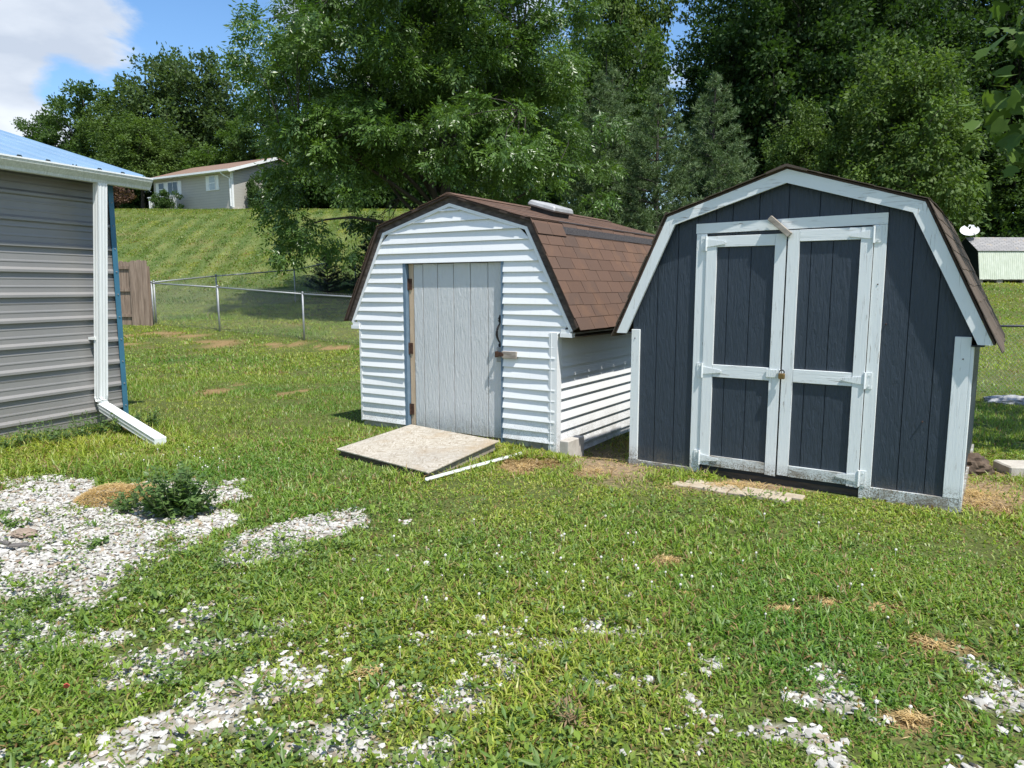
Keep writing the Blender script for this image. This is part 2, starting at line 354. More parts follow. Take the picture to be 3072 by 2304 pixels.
def shingle_mat(name, a1, a2, a3, moss):
    a = NM(name); r = a.orand(); z, pos = a.posz()
    base = a.ramp(r, [(0.0, a1), (0.5, a2), (1.0, a3)])
    gr = a.noise(260, 2, 0.7, pos)
    base = a.mix(a.mr(gr, 0.35, 0.65, 0, 0.55), base, a.mix(0.5, base, (0.01, 0.008, 0.007)))
    base = a.mix(a.mr(a.noise(3.0, 5, 0.65, pos), 0.50, 0.72, 0, 0.55), base, moss)
    base = a.mix(a.mr(a.noise(1.1, 3, 0.5, pos), 0.45, 0.7, 0, 0.4), base, a3)
    a.bump(gr, 0.5, 0.003); return a.set(base, 0.92, 0, 0.2)
M_shbrown = shingle_mat("brown_shingle", (0.128, 0.080, 0.057), (0.155, 0.094, 0.066), (0.108, 0.074, 0.057), (0.195, 0.112, 0.066))
M_shgrey = shingle_mat("weathered_shingle", (0.10, 0.078, 0.06), (0.135, 0.105, 0.082), (0.09, 0.072, 0.058), (0.16, 0.125, 0.095))
M_shfar = shingle_mat("grey_far_shingle", (0.16, 0.155, 0.155), (0.20, 0.195, 0.19), (0.14, 0.135, 0.13), (0.26, 0.22, 0.17))
M_strip = simple("bare_tar_strip", (0.012, 0.011, 0.012), (0.075, 0.068, 0.065), 60, 0.9, bump=0.6, bscale=120)
M_osb = NM("strand_board")
def _osb():
    a = M_osb
    n1 = a.noise(6, 4, 0.6, a.coord("Object", (2.0, 9.0, 2), (0, 0, 0.3)), 0.8); n2 = a.noise(6, 4, 0.6, a.coord("Object", (9.0, 2.2, 2), (0, 0, 0.55)), 0.8)
    pick = a.mr(a.noise(11, 2, 0.5), 0.47, 0.53); f = a.mix(pick, n1, n2)
    col = a.ramp(f, [(0.28, (0.19, 0.155, 0.11)), (0.46, (0.38, 0.335, 0.26)), (0.60, (0.49, 0.45, 0.375)), (0.75, (0.60, 0.57, 0.50))])
    col = a.mix(a.mr(a.noise(2.4, 5), 0.56, 0.74, 0, 0.6), col, (0.38, 0.26, 0.12))
    col = a.mix(a.mr(a.noise(130, 3, 0.7), 0.58, 0.66, 0, 0.75), col, (0.14, 0.11, 0.075))
    col = a.mix(a.mr(a.noise(1.3, 4), 0.45, 0.75, 0, 0.5), col, (0.26, 0.24, 0.21))
    a.bump(f, 0.5, 0.004); a.set(col, 0.9)
_osb(); M_osb = M_osb.m

def leaf_mat(name, transl=0.35, rough=0.45, tint=(1, 1, 1), spec=0.35):
    a = NM(name); at = a.n("ShaderNodeVertexColor"); at.layer_name = "col"
    base = a.mix(1.0, at.outputs[0], tint, 'MULTIPLY')
    a.set(base, rough, 0, spec)
    tr = a.n("ShaderNodeBsdfTranslucent"); a.L.new(a.mix(1.0, base, (1.25, 1.35, 0.55), 'MULTIPLY'), tr.inputs[0])
    ms = a.n("ShaderNodeMixShader"); ms.inputs[0].default_value = transl
    a.L.new(a.p.outputs[0], ms.inputs[1]); a.L.new(tr.outputs[0], ms.inputs[2]); a.L.new(ms.outputs[0], a.o.inputs[0])
    return a.m
M_grass = leaf_mat("grass_blades", 0.42, 0.42)
M_leaf = leaf_mat("tree_leaves", 0.34, 0.55, spec=0.2)
M_ash = leaf_mat("ash_leaflets", 0.30, 0.36, spec=0.45)
M_needle = leaf_mat("conifer_needles", 0.15, 0.6)
M_weed = leaf_mat("weed_leaves", 0.33, 0.45)
M_straw = simple("dry_straw", (0.30, 0.20, 0.085), (0.50, 0.36, 0.16), 9, 0.9)
M_bark = simple("bark", (0.045, 0.037, 0.03), (0.12, 0.10, 0.085), 6, 0.95, bump=0.8, stretch=(6, 6, 1))
M_barkd = simple("dark_bark", (0.03, 0.026, 0.022), (0.075, 0.065, 0.055), 6, 0.95, bump=0.6, stretch=(6, 6, 1))  # bark in a darker brown tone
M_stone = NM("limestone_chips")
def _st():
    a = M_stone; at = a.n("ShaderNodeVertexColor"); at.layer_name = "col"
    col = a.mix(a.mr(a.noise(60, 3), 0.4, 0.7, 0, 0.3), at.outputs[0], (0.36, 0.33, 0.28)); a.bump(a.noise(220, 3), 0.3, 0.002); a.set(col, 0.85, 0, 0.25)
_st(); M_stone = M_stone.m

# ------------------------------------------------------------------ ground
def axis(pts):
    o = []
    for (a, b, st) in pts: o += list(np.arange(a, b, st))
    return np.array(o + [pts[-1][1]])
GX = axis([(-150, -60, 12), (-60, -20, 2), (-20, -6, 0.6), (-6, 5, 0.075), (5, 12, 0.4), (12, 40, 2), (40, 150, 12)])
GY = axis([(-30, -4, 4), (-4, 1.8, 0.5), (1.8, 9.5, 0.075), (9.5, 26, 0.35), (26, 62, 1.0), (62, 120, 5), (120, 400, 25)])
gx, gy = np.meshgrid(GX, GY); gz = terrain(gx, gy)
gm = gravel_mask(gx, gy) * (gy < 12); dm = dry_mask(gx, gy)
soil = np.maximum(blobs([(0.95, 6.75, 0.45, 0.9), (3.75, 5.6, 0.5, 0.5), (1.9, 5.75, 0.55, 0.22), (4.1, 6.4, 0.5, 0.6)], gx, gy, 0.5), 0)
nx, ny = len(GX), len(GY); ii = np.arange(nx * ny).reshape(ny, nx)
quads = np.stack([ii[:-1, :-1], ii[:-1, 1:], ii[1:, 1:], ii[1:, :-1]], -1).reshape(-1, 4)
mg = NM("lawn_soil")
def _ground():
    a = mg; at = a.n("ShaderNodeVertexColor"); at.layer_name = "col"; sp = a.n("ShaderNodeSeparateColor"); a.L.new(at.outputs[0], sp.inputs[0])
    z, pos = a.posz()
    n1 = a.noise(0.6, 5, 0.6, pos); n2 = a.noise(14, 5, 0.65, pos); n3 = a.noise(55, 4, 0.7, pos)
    g = a.ramp(n2, [(0.3, (0.070, 0.080, 0.024)), (0.55, (0.105, 0.120, 0.036)), (0.75, (0.155, 0.135, 0.06))])
    g = a.mix(a.mr(n1, 0.35, 0.7, 0, 0.5), g, (0.075, 0.115, 0.022))
    g = a.mix(a.mr(n3, 0.52, 0.7, 0, 0.7), g, (0.035, 0.03, 0.018))
    xyz = a.n("ShaderNodeSeparateXYZ"); a.L.new(pos, xyz.inputs[0])      # mower passes on the hill
    u = a.math('ADD', a.math('MULTIPLY', xyz.outputs[0], 0.984), a.math('MULTIPLY', xyz.outputs[1], 0.177))
    wv = a.math('SINE', a.math('ADD', a.math('MULTIPLY', u, 2 * math.pi / 1.15), a.mr(a.noise(0.5, 3, 0.5, pos), 0.0, 1.0, -1.2, 1.2)))
    hillf = a.math('MULTIPLY', a.mr(xyz.outputs[1], 27, 33), a.mr(xyz.outputs[0], 6, 2))
    g = a.mix(hillf, g, a.mix(a.mr(n2, 0.3, 0.7), a.mix(a.math('MULTIPLY', a.mr(wv, -0.6, 0.8), a.mr(n1, 0.35, 0.65)), (0.075, 0.110, 0.030), (0.215, 0.225, 0.085)), (0.105, 0.140, 0.04)))
    dry = a.ramp(n3, [(0.3, (0.15, 0.095, 0.045)), (0.7, (0.36, 0.25, 0.12))])
    g = a.mix(sp.outputs[1], g, dry)
    soilc = a.ramp(n2, [(0.3, (0.17, 0.12, 0.075)), (0.7, (0.33, 0.25, 0.16))])
    g = a.mix(sp.outputs[2], g, soilc)
    vo = a.n("ShaderNodeTexVoronoi"); vo.inputs["Scale"].default_value = 34; a.L.new(pos, vo.inputs["Vector"])
    bwv = a.n("ShaderNodeRGBToBW"); a.L.new(vo.outputs["Color"], bwv.inputs[0])
    gr = a.ramp(bwv.outputs[0], [(0.1, (0.24, 0.21, 0.165)), (0.6, (0.38, 0.35, 0.30)), (0.9, (0.46, 0.44, 0.39))])
    gr = a.mix(a.mr(n2, 0.5, 0.72, 0, 0.6), gr, (0.20, 0.155, 0.10))
    g = a.mix(a.mr(sp.outputs[0], 0.25, 0.6), g, gr)
    a.bump(a.math('ADD', n3, a.math('MULTIPLY', vo.outputs["Distance"], -0.6)), 0.6, 0.02); a.set(g, 0.95, 0, 0.1)
_ground()
ground = np_obj("ground", np.stack([gx, gy, gz], -1), quads, mg.m, np.stack([gm, dm, soil], -1).reshape(-1, 3), smooth=True)
tag(ground, "mown green lawn rising to a grassy hill behind the fence", "ground", kind="structure")

# footprints where nothing grows:  (origin, yaw, x0, x1, y0, y1)
WA = Vector((-1.728, 8.403, 0)); WY = math.radians(-32.7)
NA = Vector((1.079, 6.513, 0)); NY = math.radians(-34.0)
MA = Vector((-4.723, 8.795, 0)); MY = math.radians(68.0)
FOOT = [(WA, WY, -0.02, 2.6, 0.0, 3.7), (NA, NY, -0.0, 2.58, 0.0, 2.45), (NA, NY, 0.65, 1.92, -0.06, 0.3), (MA, MY, -4, 0.0, 0.0, 7)]
RAMP = [(-1.68, 6.844), (-0.704, 5.981), (-0.126, 6.985), (-1.10, 7.824)]
def inside_foot(x, y, pad=0.0):
    m = np.zeros(len(x), bool)
    for (o, a, x0, x1, y0, y1) in FOOT:
        dx = x - o.x; dy = y - o.y; u = dx * math.cos(a) + dy * math.sin(a); v = -dx * math.sin(a) + dy * math.cos(a)
        m |= (u > x0 - pad) & (u < x1 + pad) & (v > y0 - pad) & (v < y1 + pad)
    k = np.ones(len(x), bool)
    for i in range(4):
        (ax, ay), (bx_, by) = RAMP[i], RAMP[(i + 1) % 4]
        k &= ((bx_ - ax) * (y - ay) - (by - ay) * (x - ax)) > -0.02
    return m | k

# ------------------------------------------------------------------ shared building pieces
def polyline_z(pts, x):
    for (a, za), (b, zb) in zip(pts[:-1], pts[1:]):
        if a - 1e-6 <= x <= b + 1e-6: return za + (zb - za) * (x - a) / (b - a)
    return pts[0][1] if x < pts[0][0] else pts[-1][1]
def polyline_x(pts, z):        # outline x on a monotone piece (z rising)
    for (a, za), (b, zb) in zip(pts[:-1], pts[1:]):
        if min(za, zb) - 1e-6 <= z <= max(za, zb) + 1e-6: return a + (b - a) * (z - za) / (zb - za)
    return pts[-1][0]
def tab_mesh(name, wid, length, mat, th=0.006, lift=0.008):
    m = MB(); hw = wid / 2
    v = [(-hw, 0, lift * 0.4), (hw, 0, lift * 0.4), (hw, length, 0), (-hw, length, 0), (-hw, 0, lift * 0.4 + th), (hw, 0, lift * 0.4 + th), (hw, length, th * 0.7), (-hw, length, th * 0.7)]
    m.add(v, [(0, 3, 2, 1), (4, 5, 6, 7), (0, 1, 5, 4), (1, 2, 6, 5), (2, 3, 7, 6), (3, 0, 4, 7)])
    return m.mesh(name, mat)
def shingle_slope(parent, e, k, y0, y1, mat, right=True, exposure=0.127, tabw=0.305, joined=False, seed=1, jit=0.004):
    rr = random.Random(seed)
    ex, ez = e; kx, kz = k; L = math.hypot(kx - ex, kz - ez); t = Vector(((kx - ex) / L, 0, (kz - ez) / L))
    X = Vector((0, 1, 0)) if right else Vector((0, -1, 0)); N = X.cross(t)
    full = tab_mesh("shingle", tabw - 0.007, exposure + 0.03, mat); cut = {}
    rows = max(1, int(round(L / exposure))); exp_ = L / rows; J = MB()
    for i in range(rows):
        off = (i % 2) * tabw / 2 + rr.uniform(-0.012, 0.012); y = y0 - off; j = 0
        while y < y1:
            a, b = max(y, y0 - 0.01), min(y + tabw, y1 + 0.01); wdt = b - a; y += tabw; j += 1
            if wdt < 0.04: continue
            if wdt > tabw - 0.01: me = full
            else:
                q = round(wdt, 2)
                if q not in cut: cut[q] = tab_mesh("shingle", q - 0.007, exposure + 0.03, mat)
                me = cut[q]
            p = Vector((ex, (a + b) / 2, ez)) + t * (i * exp_ - 0.012 + rr.uniform(-jit, jit)) + N * 0.004
            Mx = Matrix((X, t, N)).transposed().to_4x4() @ Matrix.Rotation(rr.uniform(-0.006, 0.006), 4, 'Z') @ Matrix.Rotation(rr.uniform(-0.004, 0.012), 4, 'X'); Mx.translation = p
            if joined: J.add([Mx @ v.co for v in me.vertices], [tuple(f.vertices) for f in me.polygons])
            else:
                o = bpy.data.objects.new("shingle", me); link(o, parent); o.matrix_local = Mx
    if joined: J.build("shingle_course", mat, parent)
    return N, t
def roof_slab(parent, e, k, y0, y1, th, mat, name="roof_deck"):
    ex, ez = e; kx, kz = k; L = math.hypot(kx - ex, kz - ez); tx, tzz = (kx - ex) / L, (kz - ez) / L
    nxx, nzz = (tzz, -tx) if tx < 0 else (-tzz, tx)
    m = MB(); m.prism([(ex, ez), (kx, kz), (kx - nxx * th, kz - nzz * th), (ex - nxx * th, ez - nzz * th)], y0, y1)
    return m.build(name, mat, parent)
def offset(pts, d):
    out = []
    P = [Vector((a, b)) for a, b in pts]
    for i, p in enumerate(P):
        ns = []
        for a, b in ((i - 1, i), (i, i + 1)):
            if a < 0 or b >= len(P): continue
            t = (P[b] - P[a]).normalized(); ns.append(Vector((-t.y, t.x)))
        n = sum(ns, Vector((0, 0))) / len(ns); n = n / max(n.dot(ns[0]) if n.length else 1, 0.3)
        out.append((p.x + n.x * d, p.y + n.y * d))
    return out

# ------------------------------------------------------------------ small white shed with vinyl siding
ws = empty("garden_shed", (WA.x, WA.y, 0), WY, "white vinyl sided gambrel shed with brown shingle roof and grey plank door", "shed")
WL = 3.62; c0 = 1.305
wo = [(-0.10, 1.185), (0.40, 2.16), (c0, 2.42), (2.22, 2.15), (2.72, 1.175)]
bx("wall_core", M_soffit, ws, 0.03, 2.53, 0.04, WL - 0.02, -0.05, 1.25)
def core_gable(y0, y1, name, mat): MB().prism([(0.03, 1.25), (2.53, 1.25), (2.66, 1.25), (2.2, 2.12), (c0, 2.38), (0.42, 2.12), (-0.04, 1.25)], y0, y1).build(name, mat, ws)
core_gable(0.035, 0.06, "gable_backing", M_soffit); core_gable(WL - 0.05, WL - 0.02, "gable_backing", M_vinyl)
CH = 0.1047; Z0 = 0.08
left = wo[:3]; rightp = [wo[4], wo[3], wo[2]]
def course(xa0, xb0, xa1, xb1, z0, z1):
    w0, w1 = rnd.uniform(-0.006, 0.004), rnd.uniform(-0.006, 0.004)
    m = MB(); yb, yt = -0.027, -0.003; zb = z0 - 0.006
    v = [(xa0, yb + w0, zb), (xb0, yb + w1, zb), (xb1, yt, z1), (xa1, yt, z1), (xa0, 0.004, zb), (xb0, 0.004, zb), (xb1, 0.004, z1), (xa1, 0.004, z1),
         (xa0, yb + 0.001 + w0, zb + 0.006), (xb0, yb + 0.001 + w1, zb + 0.006)]
    m.add(v, [(0, 1, 9, 8), (8, 9, 2, 3), (4, 7, 6, 5), (0, 4, 5, 1), (1, 5, 6, 2, 9), (2, 6, 7, 3), (3, 7, 4, 0, 8)])
    m.build("siding_board", M_vinyl, ws)
z = Z0; i = 0
while z < 2.40:
    z1 = min(z + CH, 2.415)
    def L_(q): return 0.0 if q < 1.19 else polyline_x(left, q)
    def R_(q): return 2.56 if q < 1.19 else polyline_x(rightp, q)
    if z + 0.02 < 1.855:
        course(L_(z), 0.652, L_(z1), 0.652, z, z1); course(1.957, R_(z), 1.957, R_(z1), z, z1)
    else: course(L_(z), R_(z), L_(z1), R_(z1), z, z1)
    z += CH
m = MB().box(0.0, 0.655, 0.004, 0.03, -0.06, 0.085); m.build("skirting", M_skirt, ws)
for k in range(4): bx("skirting", M_skirt, ws, 1.957 + k * 0.15, 2.10 + k * 0.15, 0.004 + 0.002 * (k % 2), 0.03, -0.07, 0.085)
# side courses (right hand long wall)
z = -0.215
while z < 1.06:
    z1 = z + CH; m = MB(); zb = z - 0.006
    v = [(2.588, 0.045, zb), (2.588, WL, zb), (2.562, WL, z1), (2.562, 0.045, z1), (2.55, 0.045, zb), (2.55, WL, zb), (2.55, WL, z1), (2.55, 0.045, z1)]
    m.add(v, [(0, 1, 2, 3), (4, 7, 6, 5), (0, 4, 5, 1), (1, 5, 6, 2), (2, 6, 7, 3), (3, 7, 4, 0)]); m.build("siding_board", M_vinyl, ws); z = z1
bx("siding_panel", M_vinyl, ws, -0.012, 0.025, 0.03, WL, 0.06, 1.18)
bx("siding_panel", M_vinyl, ws, 0.03, 2.53, WL - 0.018, WL, 0.0, 1.25)
for yy in (0.4, 1.6, 2.8, 3.4): bx("skid_block", M_conc, ws, 0.3, 2.4, yy, yy + 0.2, -0.3, -0.05)
# corner posts
MB().box(2.494, 2.585, -0.026, 0.0, -0.06, 1.165).box(2.562, 2.587, 0.0005, 0.06, -0.10, 1.165).box(2.515, 2.52, -0.031, -0.0265, -0.05, 1.16).build("corner_post", M_vinyl, ws)
bx("corner_post", M_vinyl, ws, -0.018, 0.012, -0.024, 0.03, 0.06, 1.19)
# gable edge trim and weathered barge boards
o1, o2, o3 = offset(wo, 0.032), offset(wo, 0.098), offset(wo, 0.112)
for i in range(4):
    j = i + 1
    MB().prism([wo[i], wo[j], o1[j], o1[i]][::-1], -0.030, 0.002).build("edge_trim", M_vinyl, ws)
    MB().prism([o1[i], o1[j], o2[j], o2[i]][::-1], -0.022, 0.012).build("barge_board", M_oldwood, ws)
for sgn, xe in ((1, 2.62), (-1, -0.13)):
    MB().box(xe, xe + 0.125, -0.036, 0.03, 1.125, 1.165).box(xe + (0.005 if sgn > 0 else 0.02), xe + (0.105 if sgn > 0 else 0.12), -0.030, 0.03, 1.165, 1.20).build("eave_return", M_vinyl, ws)
bx("soffit", M_soffit, ws, 2.585, 2.76, 0.035, WL, 1.12, 1.132)
bx("soffit", M_soffit, ws, -0.14, -0.02, 0.035, WL, 1.12, 1.132)
# roof
for i in range(4):
    a, b = (o3[i], o3[i + 1]) if i < 2 else (o3[i + 1], o3[i])
    roof_slab(ws, a, b, -0.052, WL + 0.05, 0.018, M_deck)
shingle_slope(ws, (o3[4][0] + 0.012, o3[4][1] - 0.022), o3[3], -0.058, WL + 0.06, M_shbrown, True, seed=3)
shingle_slope(ws, o3[3], o3[2], -0.058, WL + 0.06, M_shbrown, True, seed=4)
shingle_slope(ws, (o3[0][0] - 0.012, o3[0][1] - 0.022), o3[1], -0.058, WL + 0.06, M_shbrown, False, seed=5, joined=True)
shingle_slope(ws, o3[1], o3[2], -0.058, WL + 0.06, M_shbrown, False, seed=6, joined=True)
def along(p, q, d0, d1, n0, n1, y0, y1, name, mat):   # strip following a slope between distances d0..d1, raised n0..n1
    L = math.hypot(q[0] - p[0], q[1] - p[1]); tx, tzz = (q[0] - p[0]) / L, (q[1] - p[1]) / L; nx_, nz_ = (tzz, -tx)
    pt = lambda d, n: (p[0] + tx * d + nx_ * n, p[1] + tzz * d + nz_ * n)
    MB().prism([pt(d0, n0), pt(d1, n0), pt(d1, n1), pt(d0, n1)], y0, y1).build(name, mat, ws)
for k, (ya, yb) in enumerate(((-0.062, 0.22), (0.226, 0.50))):
    along(o3[4], o3[3], 0.98, 1.10, 0.016, 0.023, ya, yb, "ridge_cap", M_shbrown); along(o3[3], o3[2], -0.006, 0.06, 0.016, 0.023, ya, yb - 0.003, "ridge_cap", M_shbrown)
along(o3[4], o3[3], 1.01, 1.095, 0.014, 0.019, 0.51, WL + 0.05, "tar_strip", M_strip)
along(o3[3], o3[2], -0.005, 0.05, 0.014, 0.019, 0.51, WL + 0.05, "tar_strip", M_strip)
for k in range(13):
    y0 = -0.06 + k * 0.29
    MB().prism([(c0 - 0.11, o3[2][1] - 0.012), (c0 + 0.11, o3[2][1] - 0.012), (c0 + 0.01, o3[2][1] + 0.024), (c0 - 0.01, o3[2][1] + 0.024)], y0, y0 + 0.28).build("ridge_cap", M_shbrown, ws)
# box vent on the upper slope
tx, tzz = o3[2][0] - o3[3][0], o3[2][1] - o3[3][1]; L = math.hypot(tx, tzz); T = Vector((tx / L, 0, tzz / L)); X = Vector((0, 1, 0)); Nn = X.cross(T)
M_ventcap = simple('weathered_vent_metal', (0.30, 0.30, 0.29), (0.46, 0.46, 0.45), 14, 0.55, 0.2)
def vent():
    Mv = Matrix((X, T, Nn)).transposed().to_4x4(); Mv.translation = Vector((o3[3][0], 1.34, o3[3][1])) + T * 0.62 + Nn * 0.012
    base = MB().box(-0.19, 0.19, -0.15, 0.15, 0, 0.05, Mv).build("roof_vent", M_darkgap, ws)
    m = MB(); hx, hy = 0.24, 0.19
    m.add([Mv @ Vector(p) for p in ((-hx, -hy, .05), (hx, -hy, .05), (hx, hy, .05), (-hx, hy, .05), (-hx + .02, -hy + .02, .115), (hx - .02, -hy + .02, .115), (hx - .02, hy - .02, .115), (-hx + .02, hy - .02, .115))],
          [(0, 3, 2, 1), (4, 5, 6, 7), (0, 1, 5, 4), (1, 2, 6, 5), (2, 3, 7, 6), (3, 0, 4, 7)])
    m.build("vent_cap", M_ventcap, base, bevel=0.018)
vent()
# door opening and plank door
bx("door_frame", M_blueframe, ws, 0.652, 0.690, -0.020, 0.06, 0.02, 1.865)
bx("door_frame", M_blueframe, ws, 1.933, 1.957, -0.020, 0.06, 0.0, 1.865)
bx("door_frame", M_blueframe, ws, 0.69, 1.933, 0.012, 0.05, 1.852, 1.872)
bx("door_stop", M_darkgap, ws, 0.69, 1.933, 0.055, 0.075, 0.0, 1.86)
door = bx("door", M_rawwood, ws, 0.700, 1.926, 0.040, 0.054, 0.055, 1.845)
gs = [0.765, 0.895, 1.095, 1.308, 1.525, 1.745, 1.926]
bx("edge_strip", M_rawwood, door, 0.700, 0.762, 0.028, 0.0395, 0.055, 1.845)
for a, b in zip(gs[:-1], gs[1:]):
    bx("plank", M_greydoor, door, a + 0.004, b - 0.004, 0.026, 0.0395, 0.050 + rnd.uniform(-.004, .004), 1.845 + rnd.uniform(-.003, .003), bevel=0.002)
for zz in (1.63, 0.93, 0.25):
    MB().box(0.688, 0.742, 0.018, 0.0275, zz - 0.06, zz + 0.06).tube([(0.692, 0.016, zz - 0.062), (0.692, 0.016, zz + 0.062)], 0.008, 8).build("hinge", M_rust, door)
def handle():
    x = 1.895; y = 0.024
    m = MB()
    for zc, s in ((1.262, 1), (1.015, -1)):
        m.prism([(x, zc - s * 0.03), (x + 0.021 * s, zc), (x, zc + s * 0.03), (x - 0.021 * s, zc)], y - 0.006, y)
        m.prism([(x - 0.022 * s, zc + s * 0.016), (x + 0.022 * s, zc + s * 0.016), (x, zc + s * 0.062)], y - 0.006, y)
    pts = []; rr = []
    for k in range(11):
        t = k / 10; pts.append((x - 0.006 * math.sin(t * math.pi), y - 0.004 - 0.048 * math.sin(t * math.pi) ** 0.8, 1.235 - t * 0.195)); rr.append(0.006 + 0.007 * math.sin(t * math.pi))
    m.tube(pts, rr, 8); m.build("handle", M_iron, door)
handle()
bx("latch_plate", M_zinc, door, 1.862, 1.918, 0.004, 0.0255, 0.845, 0.995, bevel=0.003)
MB().box(1.872, 1.990, -0.040, -0.034, 0.905, 0.950).box(1.876, 1.886, -0.045, 0.005, 0.895, 0.955).tube([(1.968, -0.036, 0.928), (1.968, -0.056, 0.928)], 0.016, 10).build("hasp", M_rust, door)
bx("latch_block", M_greywood, door, 1.959, 2.130, -0.048, -0.0175, 0.892, 0.962, bevel=0.003)

# ------------------------------------------------------------------ navy shed
ns = empty("garden_shed", (NA.x, NA.y, 0), NY, "navy blue gambrel shed with white trimmed double doors", "shed")
NL = 2.42; pk = 1.278
ni = [(-0.035, 1.195), (0.388, 2.118), (pk, 2.392), (2.150, 2.122), (2.600, 1.205)]
no = [(-0.128, 1.195), (0.322, 2.182), (pk, 2.494), (2.222, 2.190), (2.690, 1.205)]
nm_ = [((a + c) / 2, (b + d) / 2) for (a, b), (c, d) in zip(ni, no)]
def wplank(x0, x1, zb, y0=0.0, y1=0.012, mat=None):
    poly = [(x0, zb), (x1, zb), (x1, polyline_z(nm_, x1))] + [p for p in reversed(nm_) if x0 + 1e-4 < p[0] < x1 - 1e-4] + [(x0, polyline_z(nm_, x0))]
    MB().prism(poly, y0, y1).build("siding_plank", mat or M_navy, ns)
gro = [0.0, 0.225, 0.402, 0.566]
for a, b in zip(gro[:-1], gro[1:]): wplank(a + 0.003, b - 0.003, 0.03)
gro = [0.566, 0.72, 0.856, 1.067, 1.29, 1.518, 1.739, 1.90, 1.99]
for a, b in zip(gro[:-1], gro[1:]): wplank(a + 0.003, b - 0.003, 2.02)
gro = [1.99, 2.164, 2.342, 2.56]
for a, b in zip(gro[:-1], gro[1:]): wplank(a + 0.003, b - 0.003, 0.03)
MB().prism([(0.005, 0.05), (2.555, 0.05), (2.555, polyline_z(nm_, 2.555)), nm_[3], nm_[2], nm_[1], (0.005, polyline_z(nm_, 0.005))], 0.0125, 0.03).build("wall_backing", M_navyD, ns)
MB().prism([(0.005, 0.05), (2.555, 0.05), (2.555, polyline_z(nm_, 2.555)), nm_[3], nm_[2], nm_[1], (0.005, polyline_z(nm_, 0.005))], NL - 0.03, NL).build("back_wall", M_navy, ns)
for x0, x1 in ((2.545, 2.56), (0.0, 0.015)):
    yy = 0.032
    while yy < NL - 0.05:
        y2 = min(yy + 0.203, NL - 0.032); bx("siding_plank", M_navy, ns, x0, x1, yy, y2 - 0.006, 0.06, 1.24); yy = y2
    bx("wall_backing", M_navyD, ns, x0 + (0.0 if x0 < 1 else -0.012), x1 + (0.012 if x0 < 1 else -0.002) - (0.0 if x0 < 1 else 0.0), 0.031, NL - 0.031, 0.08, 1.23)
# rake boards
for i in range(4):
    j = i + 1
    MB().prism([ni[i], ni[j], no[j], no[i]][::-1], -0.066, -0.042).build("rake_board", M_whiteH if i in (1, 2) else M_white, ns)
for i in range(4):
    a, b = (no[i], no[i + 1]) if i < 2 else (no[i + 1], no[i])
    up = offset(no, 0.016); a, b = (up[i], up[i + 1]) if i < 2 else (up[i + 1], up[i])
    roof_slab(ns, a, b, -0.062, NL + 0.06, 0.014, M_deck)
up = offset(no, 0.017)
shingle_slope(ns, (up[4][0] + 0.03, up[4][1] - 0.06), up[3], -0.085, NL + 0.07, M_shgrey, True, seed=8, jit=0.009)
shingle_slope(ns, up[3], up[2], -0.085, NL + 0.07, M_shgrey, True, seed=9, jit=0.009)
shingle_slope(ns, (up[0][0] - 0.02, up[0][1] - 0.03), up[1], -0.085, NL + 0.07, M_shgrey, False, seed=10, jit=0.009)
shingle_slope(ns, up[1], up[2], -0.085, NL + 0.07, M_shgrey, False, seed=11, jit=0.009)
for k in range(9):
    y0 = -0.10 + k * 0.29
    MB().prism([(pk - 0.15, up[2][1] - 0.049), (pk, up[2][1] - 0.002), (pk + 0.15, up[2][1] - 0.049), (pk + 0.15, up[2][1] - 0.034), (pk + 0.01, up[2][1] + 0.016), (pk - 0.01, up[2][1] + 0.016), (pk - 0.15, up[2][1] - 0.034)], y0, y0 + 0.28).build("ridge_cap", M_shgrey, ns)
bx("soffit", M_navyD, ns, 2.562, 2.64, -0.04, NL, 1.19, 1.2)
bx("soffit", M_navyD, ns, -0.09, -0.002, -0.04, NL, 1.19, 1.2)
# corner and base boards
bx("corner_board", M_white, ns, -0.004, 0.074, -0.021, 0.0, 0.052, 1.228, bevel=0.002)
bx("corner_board", M_white, ns, 2.462, 2.562, -0.022, 0.0, 0.095, 1.255, bevel=0.002)
bx("corner_board", M_white, ns, 2.5625, 2.582, -0.022, 0.075, 0.0, 1.19, bevel=0.002)
bx("base_board", M_whiteD, ns, -0.004, 0.566, -0.020, 0.0, -0.05, 0.050, bevel=0.002)
bx("base_board", M_whiteD, ns, 1.99, 2.562, -0.021, 0.0, -0.035, 0.094, bevel=0.002)
bx("base_board", M_whiteD, ns, 2.5605, 2.578, 0.076, NL, -0.04, 0.06)
bx("base_board", M_whiteD, ns, -0.018, -0.001, 0.0, NL, -0.1, 0.06)
bx("floor_sill", M_sill, ns, 0.60, 1.96, 0.020, 0.06, -0.16, 0.10)  # sill board with the recess shadow put into its colour
bx("floor_joist", M_sill, ns, 0.03, 2.53, 0.08, NL - 0.05, -0.12, 0.05)
